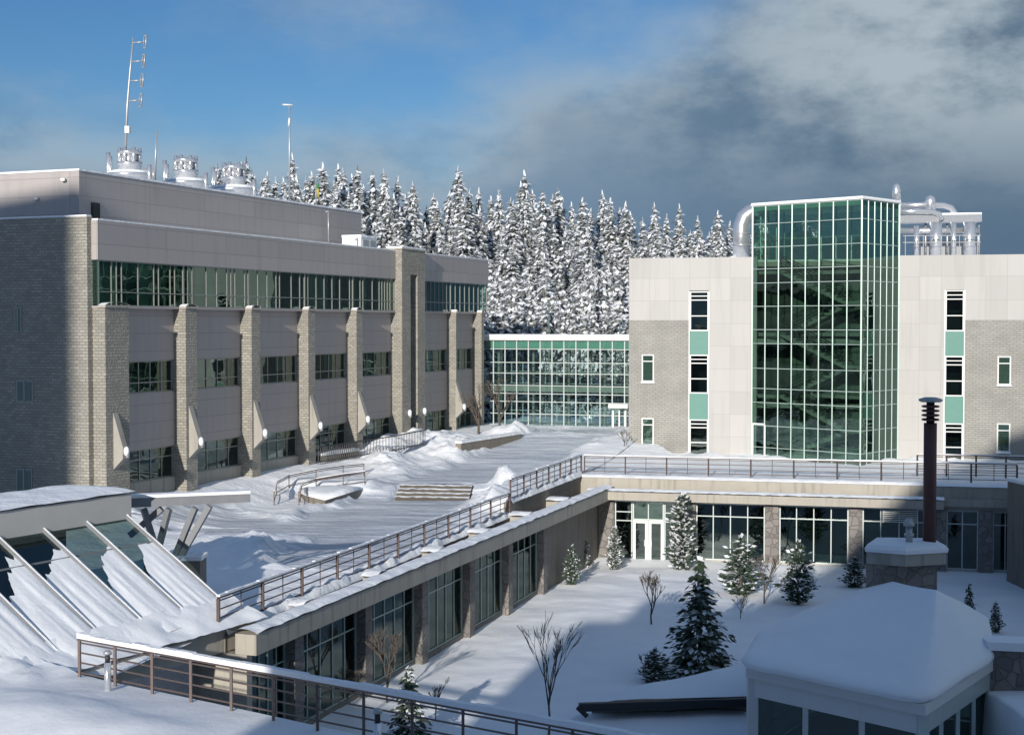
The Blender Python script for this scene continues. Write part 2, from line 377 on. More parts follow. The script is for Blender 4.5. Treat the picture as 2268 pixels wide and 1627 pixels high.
rr=[tx1+.02,(edges[5][0]+edges[5][1])/2,xe-.02]
for i in range(2): window(lb,ZB,rr[i],rr[i+1],14.3,16.4,-.22,8,1,zs=[14.95],gm=GLASSG,fw=.05)
m=MB((0,0,ZB)); m.quad((.36,-.3,14.3),(.36,.0,14.3),(.36,.0,16.4),(.36,-.3,16.4)); m.build('corner_pane',GLASSG,lb)
for (pa_,pb_,ya_,yb_) in ((48,34,680,736),(74,38,842,890),(72,38,1038,1098)):   # windows in the shaded end wall
    y0,z1=F1.eloc(pa_,ya_); y1,z0=F1.eloc(pb_,yb_)
    m=MB((0,0,ZB)); m.box(-.05,.0,y0,y1,z0,z1); m.box(-.09,-.05,(y0+y1)/2-.03,(y0+y1)/2+.03,z0,z1); o=m.build('end_window',FRAMEG,lb); m=MB((0,0,ZB))
    m.box(-.07,-.055,y0+.07,y1-.07,z0+.07,z1-.07); m.build('pane',INTT,o)
# penthouse
OFF=4.6; pa,pz=F1.loc(175,378,OFF); pb=X1(801,OFF)
part(lb,ZB,'penthouse',MAUVEV,(pa,pb,OFF,22,17.86,pz))
part(lb,ZB,'penthouse_snow',SNOW,(pa-.05,pb+.05,OFF-.05,22.05,pz,pz+.1))
m=MB((0,0,ZB)); lx=pa+.9
m.box(lx,lx+.65,OFF-.06,OFF-.002,18.3,19.6)
for i in range(9): m.box(lx+.05,lx+.6,OFF-.1,OFF-.06,18.38+i*.13,18.45+i*.13)
m.build('louver',DARK,lb)
# ---- things on its roof
def roofpt(px_,off): x=X1(px_,off); return F1.l2w(x,off)
for i,(px_,wpx,lab) in enumerate(((290,95,'silver exhaust fan cluster nearest the tall ladder antenna'),(414,95,'middle of three silver exhaust fan clusters on the penthouse roof'),(520,88,'silver exhaust fan cluster farthest right on the penthouse roof'))):
    x,y=roofpt(px_,8); base=pz+.1
    t=thing('exhaust_fan',lab,'exhaust fan',(x,y,base),0,'exhaust fans on the penthouse roof')
    s=y/FPX*1.05; rr_=25*s
    m=MB(); m.lathe([(rr_*1.75,0),(rr_*1.75,18*s),(rr_*1.85,20*s),(rr_*1.85,26*s),(rr_*1.2,30*s)],n=18); m.build('base_drum',SILVER,t)
    m=MB(); m.lathe([(rr_*.95,28*s),(rr_*.95,42*s),(rr_*1.05,43*s),(rr_*1.05,50*s),(rr_*.7,50.5*s),(rr_*.7,66*s),(rr_*1.02,67*s),(rr_*1.02,73*s)],n=18); m.build('wind_band',SILVER,t)
    for kk in range(7):
        a=2*PI*kk/7; m=MB(); m.sweep([(rr_*.85*math.cos(a),rr_*.85*math.sin(a),45*s),(rr_*.85*math.cos(a),rr_*.85*math.sin(a),80*s)],3.6*s,8); m.build('nozzle',SILVER,t)
    for dx,h in ((-42,70),(-38,62),(36,36),(44,44)):
        m=MB(); m.sweep([(dx*s,-.3,0),(dx*s,-.3,h*s)],4.5*s,8); m.build('side_pipe',SILVER,t)
    m=MB(); m.lathe([(rr_*1.8,26*s),(rr_*1.7,30*s),(rr_*1.25,33*s)],n=18); m.build('snow',SNOW,t)
def mast(name,label,cat,pix,Y,r):
    a=pd(*pix[0],Y); t=thing(name,label,cat,a); m=MB(a); m.sweep([pd(*p,Y) for p in pix],r,6); m.build('mast',GREYM,t); return t,a
Y0=roofpt(280,10)[1]
t,a=mast('antenna','tall leaning ladder antenna with four side dipoles on the roof','antenna',[(275,398),(282,235),(288,160),(295,84)],Y0,[.09,.08,.06,.05])
for i,y in enumerate((95,137,180,224)):
    m=MB(a); x=295-(y-84)*.075
    m.sweep([pd(x,y,Y0),pd(x+28,y-2,Y0)],.045,5); m.sweep([pd(x+30,y-17,Y0),pd(x+28,y+13,Y0)],.05,5); m.sweep([pd(x+25,y-15,Y0),pd(x+23,y+11,Y0)],.03,5); m.sweep([pd(x+25,y-15,Y0),pd(x+30,y-17,Y0)],.03,5); m.sweep([pd(x+23,y+11,Y0),pd(x+28,y+13,Y0)],.03,5); m.build('dipole',GREYM,t)
m=MB(a); m.box(*(lambda c:(c.x-.13,c.x+.13,c.y-.2,c.y+.2,c.z-.2,c.z+.2))(pd(283,288,Y0))); m.build('junction_box',WHITE,t)
t,a=mast('antenna','short stub antenna between the exhaust fans','antenna',[(343,402),(347,290)],Y0+2,[.08,.04])
m=MB(a); m.sweep([pd(340,375,Y0+2),pd(340,400,Y0+2)],.1,6); m.build('bracket',GREYM,t)
Y2=roofpt(641,9)[1]
t,a=mast('weather_mast','thin white weather mast with a short crossarm and guy wire','mast',[(641,455),(641,340),(641,232)],Y2,[.07,.06,.05])
m=MB(a); m.sweep([pd(626,232,Y2),pd(648,233,Y2)],.06,5); m.build('crossarm',WHITE,t)
m=MB(a); m.sweep([pd(641,262,Y2),pd(640,280,Y2)],.09,5); m.build('sensor',WHITE,t)
m=MB(a); m.sweep([pd(641,236,Y2),pd(690,345,Y2+2)],.012,4); m.sweep([pd(690,345,Y2+2),pd(742,460,Y2+4)],.012,4); m.build('guy_wire',GREYM,t)
Y3=roofpt(703,8)[1]
t,a=mast('windsock','small yellow and green windsock hanging from a roof pole','windsock',[(700,462),(700,402)],Y3,.04)
m=MB(a); m.sweep([pd(703,407,Y3),pd(704,418,Y3)],[.11,.10],8); m.build('upper_sleeve',GRN,t)
m=MB(a); m.sweep([pd(704,418,Y3),pd(705,438,Y3)],[.10,.06],8); m.build('lower_sleeve',YEL,t)
Y4=roofpt(727,1.5)[1]
t,a=mast('roof_pole','thin dark pole rising in front of the penthouse','pole',[(728,540),(727,466)],Y4,.05)
m=MB(a); m.sweep([pd(727,467,Y4),pd(720,470,Y4)],.04,5); m.build('arm',GREYM,t)
x,y=roofpt(797,2.5); t=thing('rooftop_unit','white boxy air handling unit on the roof edge','air conditioner',(x,y,17.85),F1.a)
m=MB(); m.box(-1.1,1.1,-.7,.7,.15,1.25); m.build('cabinet',WHITE,t)
for gx in (-.9,.1): m=MB(); m.box(gx,gx+.8,-.73,-.7,.3,1.1); m.build('grille',GREYM,t)
m=MB(); m.box(-1.12,1.12,-.72,.72,1.25,1.4); m.build('snow',SNOW,t)
m=MB(); m.sweep([(1.4,0,0),(1.4,0,.8),(1.7,0,1.05),(2.0,0,.8)],.18,8); m.build('vent_pipe',SILVER,t)
for i,px_ in enumerate((80,140)):
    t=thing('wall_light','small floodlight on the penthouse end wall, %s'%('nearer its bottom left' if i==0 else 'just below the roof corner'),'floodlight',(0,0,0),0)
    ddx=pa-.15; d=ray(px_,440 if i==0 else 398); d2=Vector((d.x,d.y)); tt=(ddx-(-F1.o).dot(F1.u))/d2.dot(F1.u); P=d*tt
    t.location=(P.x,P.y,CZ+P.z); m=MB(); m.box(-.1,.1,-.12,.12,-.07,.07); m.build('lamp_head',WHITE,t); m=MB(); m.bar((0,0,0),(.1,.3,-.1),.06,.06); m.build('arm',GREYM,t)
# ================================================================== RIGHT BUILDING
ZR=4.6
F2=Frame((7.75,95.76),math.atan2(-.233,1),ZR); X2=F2.X
rbld=thing('campus_building','pale panel and grey block building with a glass corner stair tower','building',(F2.o.x,F2.o.y,ZR),F2.a)
s0,s1=X2(1527),X2(1570); t0=X2(1666); t2=X2(1989); q0,q1=X2(2093),X2(2136); xr=X2(2268)+9
ZT=17.8
def w2(root,*a,**k): return window(root,ZR,*a,**k)
part(rbld,ZR,'block_wall',BRICKS,(0,s0,0,.35,ZR,13.7)); part(rbld,ZR,'block_wall',BRICKS,(q1,xr,0,.35,ZR,13.7))
for b in ((0,s0,-.04,.34,13.7,ZT),(s0+.001,s1-.001,-.04,.34,15.65,ZT-.003),(s1,t0+.3,-.04,.34,ZR,ZT),(t2-.3,q0,-.04,.34,ZR,ZT),(q0+.001,q1-.001,-.04,.34,15.6,ZT-.003),(q1,xr,-.04,.34,13.7,ZT)): part(rbld,ZR,'panel_wall',LIGHTP,b)
part(rbld,ZR,'side_wall',BRICKS,(0.003,.35,.36,20,ZR,13.7)); part(rbld,ZR,'side_wall',LIGHTP,(-.03,.33,.36,20,13.71,ZT-.01)); part(rbld,ZR,'rear_wall',LIGHTP,(.36,xr,19.7,20,ZR,ZT-.01))
part(rbld,ZR,'roof',CONC,(.34,xr,.35,19.69,17.2,17.5)); part(rbld,ZR,'roof_snow',SNOW,(.35,xr-.01,.36,19.68,17.5,17.62))
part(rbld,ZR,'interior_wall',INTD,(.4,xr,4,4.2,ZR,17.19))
for z in (8.0,12.2): part(rbld,ZR,'floor_slab',SLAB,(.4,xr,.4,3.99,z,z+.3))
for a,b in ((s0,s1),(q0,q1)):
    for z0,z1 in ((13.0,15.6),(8.9,11.45),(4.75,7.2)):
        h=z1-z0; w2(rbld,a+.02,b-.02,z0,z1,.1,1,1,zs=[z0+h*.38,z0+h*.78,z0+h*.88],fm=WHITE,gm=GLASSD,fw=.08)
    for z0,z1 in ((11.45,13.0),(7.2,8.9)): part(rbld,ZR,'spandrel',SPAND,(a+.02,b-.02,.05,.2,z0+.003,z1-.003))
    part(rbld,ZR,'strip_side',WHITE,(a-.04,a+.02,-.06,.3,4.7,15.6)); part(rbld,ZR,'strip_side',WHITE,(b-.02,b+.04,-.06,.3,4.7,15.6))
for (a,b) in ((X2(1422),X2(1449)),(X2(2210),X2(2240))):
    for z0,z1 in ((9.65,11.45),(5.45,7.25)):
        w2(rbld,a,b,z0,z1,-.03,1,1,zs=[z1-.45],fm=WHITE,gm=GLASS,fw=.08,backing=SPAND)
        part(rbld,ZR,'sill_snow',SNOW,(a-.05,b+.05,-.16,.0,z0-.09,z0))
# glass stair tower
T0=Vector(F2.w2l(15.6,93.9)); T1=Vector(F2.w2l(21.35,88.4)); T2=Vector(F2.w2l(24.55,91.85)); T3=T0+T2-T1
TZ=21.1
tower=MB((0,0,ZR))
def curtain(mb,A,B,n,zs,wv=.075,wh=.07,first=0):
    A=Vector(A);B=Vector(B); d=(B-A)
    for i in range(first,n+1):
        p=A+d*i/n; ww=wv*(1.5 if i in (0,n) else 1); mb.bar((p.x,p.y,zs[0]),(p.x,p.y,zs[-1]),ww,ww)
    for z in zs: mb.bar((A.x,A.y,z),(B.x,B.y,z),wh,wh*.9)
zr=[4.75,5.5,6.9,8.4,9.3,10.6,12.2,13.1,14.6,16.1,17.0,18.4,19.9,TZ-.06]
curtain(tower,T0,T1,8,zr,.06,.05); curtain(tower,T1,T2,6,zr,.06,.05,1)
zt=[17.6,19.2,20.2,TZ-.07]; curtain(tower,T0,T3,5,zt,first=1); curtain(tower,T3,T2,7,zt,.075,.065,1)
tw2=tower.build('stair_tower',FRAMET,rbld)
def gpane(A,B,z0,z1,mt,par,ins=.03,zb=ZR):
    m=MB((0,0,zb)); m.quad((A.x,A.y,z0),(B.x,B.y,z0),(B.x,B.y,z1),(A.x,A.y,z1)); return m.build('pane',mt,par)
gpane(T0,T1,4.75,TZ-.1,GLASST,tw2); gpane(T1,T2,4.75,TZ-.1,GLASST,tw2); gpane(T0,T3,17.6,TZ-.1,GLASSG,tw2); gpane(T3,T2,17.6,TZ-.1,GLASSG,tw2)
m=MB((0,0,ZR)); c=(T0+T2)/2; ins=lambda P,kk:(c.x+(P.x-c.x)*kk,c.y+(P.y-c.y)*kk)
m.prism([ins(P,.985) for P in (T0,T1,T2,T3)],TZ-.35,TZ-.09); m.build('tower_ceiling',SPANL,tw2)
m=MB((0,0,ZR)); m.prism([ins(P,1.03) for P in (T0,T1,T2,T3)],TZ-.02,TZ+.07); m.build('tower_roof',WHITE,tw2)
m=MB((0,0,ZR)); m.prism([ins(P,1.02) for P in (T0,T1,T2,T3)],TZ+.071,TZ+.17); m.build('tower_snow',SNOW,tw2)
d01=(T1-T0).normalized(); d12=(T2-T1).normalized(); L01=(T1-T0).length; L12=(T2-T1).length
P=lambda a,b:T0+d01*a+d12*b
def slabp(a0,a1,b0,b1,z,th=.22):
    m=MB((0,0,ZR)); m.prism([tuple(P(a0,b0)),tuple(P(a1,b0)),tuple(P(a1,b1)),tuple(P(a0,b1))],z-th,z); m.build('landing',STAIRM,tw2)
for i,z in enumerate((4.9,8.9,12.9,16.9)):
    if i: slabp(.3,1.6,.3,L12-.2,z)
    slabp(1.61,L01-.2,2.9,L12-.2,z)
    zz=z+2.0
    if i<3:
        slabp(L01-1.7,L01-.3,.8,2.89,zz)
        for (b0,a_,b_,z0,z1) in ((1.9,1.6,L01-1.7,z,zz),(.85,L01-1.7,1.6,zz,z+4.0)):
            n=11; st=MB((0,0,ZR)); rl=MB((0,0,ZR))
            A=P(a_,b0+.5); B=P(b_,b0+.5); st.bar((A.x,A.y,z0-.1),(B.x,B.y,z1-.1),1.0,.2)
            for q in range(n):
                f=(q+.5)/n; C=A+(B-A)*f; zq=z0+(z1-z0)*f; st.bar((C.x-d01.x*.15,C.y-d01.y*.15,zq+.05),(C.x+d01.x*.15,C.y+d01.y*.15,zq+.05),.99,.1)
            for hh in (.3,.5,.7,.85,1.0): rl.bar((A.x-d12.x*.5,A.y-d12.y*.5,z0+hh),(B.x-d12.x*.5,B.y-d12.y*.5,z1+hh),.05,.06)
            for q in range(12):
                C=A+(B-A)*(q/11)-d12*.5; zq=z0+(z1-z0)*q/11; rl.bar((C.x,C.y,zq),(C.x,C.y,zq+1.0),.045,.045)
            st.build('stair_flight',STAIRM,tw2); rl.build('stair_rail',DARK,tw2)
m=MB((0,0,ZR)); A,B=P(.2,L12-.15),P(L01-.1,L12-.15)
m.bar((A.x,A.y,11),(B.x,B.y,11),.12,12.6); m.build('core_wall',INTT,tw2)
m=MB((0,0,ZR)); A=P(.12,-.06); B=P(1.05,-.06); m.bar((A.x,A.y,4.8),(A.x,A.y,6.95),.1,.1); m.bar((B.x,B.y,4.8),(B.x,B.y,6.95),.1,.1); m.bar((A.x,A.y,7.0),(B.x,B.y,7.0),.1,.1); m.build('tower_door',WHITE,tw2)
# rooftop ducts
Yd=96.8
a=pd(1642,572,Yd); t=thing('ventilation_duct','bent silver duct curving into the glass tower above the roof','duct',(a.x,a.y,17.6))
m=MB((a.x,a.y,17.6)); m.sweep([V(a.x,a.y,17.6)]+[pd(*p,Yd) for p in ((1642,520),(1643,498),(1649,482),(1660,472),(1675,468),(1700,467))],.58,16); m.build('duct',SILVER,t)
for q in (545,520): 
    m=MB((a.x,a.y,17.6)); p=pd(1642,q,Yd); m.lathe([(.59,p.z),(.62,p.z+.03),(.62,p.z+.09),(.59,p.z+.12)],(p.x,p.y),14); m.build('joint_ring',GREYM,t)
t=thing('roof_vent','small snow covered dome beside the bent silver duct','vent',(pd(1626,570,97).x,97,17.6)); m=MB(); m.lathe([(.55,0),(.55,.12),(.42,.3),(.15,.42),(.02,.44)],n=12); m.build('dome',SNOW,t)
Yh=98.5; a=pd(2080,560,Yh)
t=thing('rooftop_ductwork','cluster of silver ducts and stacks on the roof right of the glass tower','ductwork',(a.x,a.y,17.6))
def sw(name,pix,rpx,n=14,mt=SILVER,dY=0):
    rs=[q*Yh/FPX for q in rpx] if isinstance(rpx,list) else rpx*Yh/FPX
    m=MB((a.x,a.y,17.6)); m.sweep([pd(*p,Yh+dY) for p in pix],rs,n); return m.build(name,mt,t)
sw('exhaust_stack',[(1987,560),(1987,444),(1987,440)],[8,8,8]); sw('stack_cap',[(1986,446),(1985,424),(1985,412),(1986,406)],[10,10,8,3])
sw('exhaust_stack',[(2060,480),(2060,445),(2060,438),(2060,432)],[12,12,10,4])
sw('elbow_duct',[(1990,456),(2050,454),(2090,455),(2106,460),(2113,470),(2115,485)],7); sw('elbow_duct',[(1990,469),(2030,468),(2065,469),(2080,474),(2086,487)],6,dY=-.8)
m=MB((a.x,a.y,17.6)); A,B=pd(1985,487,Yh),pd(2168,484,Yh); m.bar(A,B,1.3,.5); m.build('flat_duct',SILVER,t)
m=MB((a.x,a.y,17.6)); m.bar(A+V(0,0,.31),B+V(0,0,.31),1.2,.12); m.build('duct_snow',SNOW,t)
for px_ in (2073,2147): sw('drop_duct',[(px_,492),(px_,575)],13,16,dY=-1)
sw('header_duct',[(1990,512),(2168,510)],7,12,dY=-.4)
sw('drop_duct',[(2030,500),(2030,575)],6,12,dY=-1); sw('drop_duct',[(2112,492),(2112,575)],6,12,dY=-1)
for px_ in (2050,2098,2168): sw('support_post',[(px_,495),(px_,572)],2.5,6,GREYM)
m=MB((a.x,a.y,17.6))
for yy in (522,537): m.bar(pd(2000,yy,Yh-2.2),pd(2172,yy-1,Yh-2.2),.05,.05)
for px_ in range(2005,2175,40): m.bar(pd(px_,521,Yh-2.2),pd(px_,572,Yh-2.2),.045,.045)
m.build('guard_rail',GREYM,t)
m=MB((a.x,a.y,17.6)); p=pd(2110,545,Yh+2); m.box(p.x-2.2,p.x+1.9,p.y,p.y+2,17.6,p.z+.4); m.build('plant_box',GREYM,t)
# ================================================================== GLASS LINK
L0=Vector((-2.25,108.4)); L1=Vector((9.9,104.0)); ang=math.atan2(L1.y-L0.y,L1.x-L0.x); LL=(L1-L0).length; ZL=5.0
link=thing('glass_walkway','two storey glazed link joining the two campus buildings','building',(L0.x,L0.y,ZL),ang)
zl=[5.1,5.9,6.8,7.7,8.3,8.9,9.8,10.6,11.6,12.22]
m=MB((0,0,ZL)); curtain(m,(0,0),(LL,0),14,zl,.075,.06); cw=m.build('curtain_wall',FRAMEL,link)
gpane(Vector((0,0.02)),Vector((LL,0.02)),5.1,12.2,GLASSL,cw,zb=ZL)
m=MB((0,0,ZL)); curtain(m,(0,4),(LL,4),14,zl,.08,.07); m.build('rear_curtain_wall',FRAMEL,link)
part(link,ZL,'floor_slab',SLAB,(0,LL,.12,3.9,8.45,8.85)); part(link,ZL,'ground_slab',CONC,(0,LL,-.2,4.2,4.6,5.08))
part(link,ZL,'roof',WHITE,(-.1,LL+.1,-.25,4.3,12.26,12.5)); part(link,ZL,'roof_snow',SNOW,(-.1,LL+.1,-.28,4.3,12.501,12.68))
part(link,ZL,'spandrel',SPANL,(.05,LL-.05,.08,.12,11.65,12.2))
for i in range(1,14,3): part(link,ZL,'column',SLAB,(LL*i/14-.12,LL*i/14+.12,1,1.25,5.1,12.2))
for z0 in (8.85,5.1):
    m=MB((0,0,ZL))
    for hh in (.4,.7,1.0): m.box(0,LL,.4,.44,z0+hh,z0+hh+.05)
    for i in range(15): m.box(LL*i/14-.02,LL*i/14+.02,.405,.435,z0,z0+1.05)
    m.build('guard_rail',DARK,link)
fx=Frame(L0,ang,ZL); dx0,dx1=fx.X(1358),fx.X(1389)
m=MB((0,0,ZL)); m.box(dx0-.1,dx1+.3,-.9,0,7.4,7.7); m.box(dx0,dx0+.12,-.2,-.05,5.1,7.4); m.box(dx1-.1,dx1,-.2,-.05,5.1,7.4); m.box((dx0+dx1)/2-.05,(dx0+dx1)/2+.05,-.2,-.05,5.1,7.4); m.build('entrance_door',WHITE,link)
# ================================================================== PLAZA GROUND
R0=Vector((-8.85,43.3)); RM=Vector((-.12,70.0)); R1v=Vector((4.0,83.2)); R2v=Vector((27.3,77.9))
def railx(y): return R0.x+(y-R0.y)*(R1v.x-R0.x)/(R1v.y-R0.y)
def facx(y): return -19.27+.403*(y-65.67)
def sm(t): t=max(0,min(1,t)); return t*t*(3-2*t)
piles=[(-9.0,57.2,1.5,1.8,.85),(-11.2,60,2.6,4,.4),(-8.0,91,1.8,4.5,.55),(-6.0,94.5,2.0,3.5,.7),(-3.6,93,1.4,4,.6),(-7.5,86,1.2,2.5,.5),(1.6,99.2,2.6,1.3,1.1),(4.4,99.6,2.6,1.3,1.0),(6.4,100.5,1.8,1.2,.7),(-.6,78.5,1.1,3.0,.75),(-1.2,73.2,.8,3,.5),(-6.8,83,1.2,1.4,.35),(1.2,90,1.4,2.4,.25),(-3.2,66.5,.8,2.5,.3),(-5.6,59,.6,3,.3),(-8.3,76,1.2,2.0,.35),(-9.5,71,1.3,2.0,.3)]
path=[pt(1300,985,4.9),pt(1200,1005,4.85),pt(1080,1040,4.8),pt(960,1076,4.7),pt(900,1110,4.1),pt(740,1165,4.1),pt(600,1180,4.1),pt(420,1150,4.1)]
path2=[pt(900,1110,4.1),pt(860,1190,4.1),pt(760,1240,4.1)]
path=[p.xy for p in path]; path2=[p.xy for p in path2]
def segd(p,a,b):
    ab=b-a; t=max(0,min(1,(p-a).dot(ab)/ab.length_squared)); return (p-a-ab*t).length
def swept(x,y):
    p=Vector((x,y)); d=1e9
    for pp in (path,path2):
        for i in range(len(pp)-1): d=min(d,segd(p,pp[i],pp[i+1]))
    d+=.9*noise.noise(Vector((x*.5,y*.5,9)))
    return 1-sm((d-2.4)/1.4)
def zbase(x,y):
    dr=railx(y)-x
    ys=76.8 if dr>2.2 else 70.0+(dr-1.4)*8.5 if dr>1.4 else 70
    base=4.1+.65*sm((y-ys)/1.7)
    base+=1.1*sm((y-86)/15)
    df=(x-facx(y))*.927
    zf=4.95+.018*(y-65)
    return base+(max(base,zf)-base)*sm(1-df/4.5)
def zp(x,y):
    base=zbase(x,y); s=swept(x,y); h=0
    for (a,b,rx,ry,hh) in piles:
        q=((x-a)/rx)**2+((y-b)/ry)**2
        if q<6: h+=hh*math.exp(-q)
    n=noise.fractal(Vector((x*.7,y*.7,0)),1.0,2.0,4)
    nn=noise.fractal(Vector((x*2.4,y*2.4,3)),.8,2.0,4)
    edge=4*s*(1-s)
    z=base+h*(1+.3*n+.28*nn)*(1-.85*s)+.05*n*(1-.75*s)+.14*(1-s)+edge*(.10+.07*nn+.06*n)
    if -6.4<x<-2.2 and 76.6<y<78.9: z=min(z,4.0+.65*max(0,min(1,(y-77.1)/1.5))-.08)
    return z
def onplaza(px_,py_,h):
    d=ray(px_,py_); Y=45.0
    while Y<112:
        t=Y/d.y; x=d.x*t; z=CZ+d.z*t
        if x>facx(Y)+.3 and z<=zp(x,Y)+h: break
        Y+=.1
    t=Y/d.y; return V(d.x*t,Y,CZ+d.z*t-h)
m=MB()
def pf(u,v):
    y=38+v*78; xl=facx(y)-.2 if y>66 else -24; xr=railx(y)+.05
    if y>83: xr=max(xr,railx(83)+ (y-83)*.33)
    x=xl+(xr-xl)*u; return (x,y,zp(x,y))
m.grid(pf,110,300)
pl=m.build('plaza_snow',SNOWP); pl['kind']='structure'
at=pl.data.attributes.new('swept','FLOAT','POINT'); at.data.foreach_set('value',[swept(v[0],v[1]) for v in m.v])
# terrace right of the plaza
m=MB()
def tf(u,v):
    a=Vector((railx(83.2)+.06,83.1)); b=Vector((40,74.9)); c=Vector((8.2,95.9)); d=Vector((40,88.3))
    p=(a+(b-a)*u)+((c+(d-c)*u)-(a+(b-a)*u))*v
    n=noise.fractal(Vector((p.x*.8,p.y*.8,0)),1,2,4)
    return (p.x,p.y,4.8+.07*n+.25*sm((v-.7)/.3)*(.7+n))
m.grid(tf,90,30); o=m.build('terrace_snow',SNOWC); o['kind']='structure'
m=MB()
def tf2(u,v):
    y=83+v*25; xa=railx(83.2)+(y-83)*.33-.3; xb=8.1+(y-95.8)*.2+1.2 if y>95.8 else 9.5+(95.8-y)*.2
    x=xa+(xb-xa)*u; n=noise.fractal(Vector((x*.8,y*.8,0)),1,2,4)
    base=4.75+1.1*sm((y-86)/15); h=0
    for (a,b,rx,ry,hh) in piles:
        q=((x-a)/rx)**2+((y-b)/ry)**2
        if q<6: h+=hh*math.exp(-q)
    nn=noise.fractal(Vector((x*2.4,y*2.4,3)),.7,2.0,4)
    return (x,y,base+.06+.06*n+h*(1+.4*n+.3*nn))
m.grid(tf2,50,100); o=m.build('walkway_snow',SNOWC); o['kind']='structure'
# ---- steps
stp=thing('steps','short flight of snowy steps between the two plaza levels','steps',(-4.3,77.0,4.05),R(-8))
for i in range(4):
    m=MB(); m.box(-2.0+.003*i,2.0-.003*i,i*.36,i*.36+.42+(.6 if i==3 else 0),-.2,.17*(i+1)-.02); o=m.build('tread',STEPM,stp)
    m=MB(); m.grid(lambda u,v:(-2.02+4.04*u,i*.36-.03+.36*v,.17*(i+1)-.03*(v<.01)+.035*random.random()+.03*noise.noise(Vector((u*9,i,0)))),20,3); m.build('snow',SNOW,o)
# ================================================================== RAILINGS
def railing(name,label,cat,pts,h,sp_,mt=RAIL,bars=4,snow=.06,wpost=.07,rw=.09,group=None,mid=0):
    pts=[Vector(p) for p in pts]; t=thing(name,label,cat,pts[0],0,group); o=pts[0]
    tr=MB(o);br=MB(o);sn=MB(o)
    for a,b in zip(pts[:-1],pts[1:]):
        H=V(0,0,h); tr.bar(a+H,b+H,rw,.05)
        if snow: 
            nn=max(2,int((b-a).length/.5))
            for q in range(nn):
                A=a+(b-a)*(q/nn); B=a+(b-a)*((q+1)/nn); th=snow*random.uniform(.75,1.2); sn.bar(A+H+V(0,0,.026+th/2),B+H+V(0,0,.026+th/2),rw*1.25,th)
        for i in range(bars):
            z=V(0,0,.16+(h-.26)*i/max(1,bars-1)); br.bar(a+z,b+z,.03,.035)
        n=max(1,round((b-a).length/sp_))
        for q in range(n+1):
            if q==0 and a!=pts[0]: continue
            p=a+(b-a)*q/n; m=MB(o); m.bar(p-V(0,0,.25),p+V(0,0,h-.03),wpost,wpost*1.8); m.build('post',mt,t)
        if mid:
            for q in range(n*mid):
                if q%mid: 
                    p=a+(b-a)*q/(n*mid); br.bar(p+V(0,0,.1),p+V(0,0,h),.03,.03)
    tr.build('top_rail',mt,t); br.build('rail_bars',mt,t)
    if snow: sn.build('snow',SNOW,t)
    return t
z3=lambda v,z:V(v.x,v.y,z)
railing('railing','brown metal railing along the lower plaza edge above the courtyard','railing',[z3(R0,4.2),z3(RM,4.2)],1.05,2.7,mid=2,bars=4,wpost=.09)
RM2=RM+(R1v-RM)*.01
railing('railing','raised brown railing section between the lower plaza railing and the terrace corner','railing',[z3(RM2,4.85),z3(R1v,4.85)],1.05,2.4,mid=2,wpost=.09)
R1b=R1v+(R2v-R1v)*.008
railing('railing','long brown railing along the terrace in front of the pale building','railing',[z3(R1b,4.85),z3(R2v,4.85)],1.02,2.3,mid=2)
railing('railing','dark railing behind the terrace at the far right edge of the view','railing',[z3(Vector((23.2,82.5)),4.9),z3(Vector((31,80.6)),4.9)],1.1,1.6,snow=.04)
NP0=V(-10.97,36.4,4.5); NP1=V(1.46,28.1,4.5); nd=(NP1-NP0).normalized()
railing('railing','snow topped brown railing across the near terrace in the foreground','railing',[NP0,NP1+nd*5],1.02,1.32,mt=RAILN,bars=4,snow=.12,rw=.13,wpost=.06)
for i,(px_,py_,lab) in enumerate(((836,1568,'stubby silver bollard light by the foreground railing, bottom centre'),(238,1440,'small bollard light at the left end of the foreground railing'))):
    Yb=29.6 if i==0 else 35.0
    p=pd(px_,py_,Yb); t=thing('bollard_light',lab,'bollard',(p.x,p.y,4.4),0)
    h=p.z-4.4; m=MB(); m.lathe([(.085,0),(.085,h*.75)],n=14); m.build('column',SILVER,t); m=MB(); m.lathe([(.06,h*.75),(.06,h*.92)],n=14); m.build('lens',DARK,t); m=MB(); m.lathe([(.1,h*.92),(.1,h*.97),(.07,h),(.01,h+.01)],n=14); m.build('cap',GREYM,t)
# curved handrails, picket fence
def hand(label,pix):
    return railing('handrail',label,'handrail',[onplaza(x,y,.7) for x,y in pix],.7,1.8,bars=2,snow=.03,wpost=.04,rw=.06)
hand('curved outer handrail beside the planter on the plaza',[(607,1088),(612,1068),(640,1052),(700,1040),(760,1031),(806,1027)])
hand('curved inner handrail above the round snowy planter',[(662,1088),(668,1072),(700,1060),(760,1050),(808,1044)])
pp=[onplaza(x,y,.1) for x,y in ((664,1092),(680,1108),(720,1112),(800,1088),(796,1076),(740,1074),(690,1080))]
PB=(pp[0].x,pp[0].y,pp[0].z)
zc=sum(p.z for p in pp)/len(pp)
t=thing('planter','low curved concrete planter mounded with snow on the plaza','planter',PB); m=MB(PB); m.prism([(p.x,p.y) for p in pp],zc-.5,zc+.12); m.build('curb',CONCD,t)
c=sum((p for p in pp),V(0,0,0))/len(pp); m=MB(PB)
n=len(pp); rings=[]
for kk,z in ((1.03,.1),(1.0,.24),(.7,.36),(.3,.4)): rings+=[(c.x+(p.x-c.x)*kk,c.y+(p.y-c.y)*kk,zc+z+random.uniform(-.04,.04)) for p in pp]
m.add(rings,[(i*n+j,i*n+(j+1)%n,(i+1)*n+(j+1)%n,(i+1)*n+j) for i in range(3) for j in range(n)]+[tuple(range(3*n,4*n))],0,True); m.build('snow',SNOW,t)
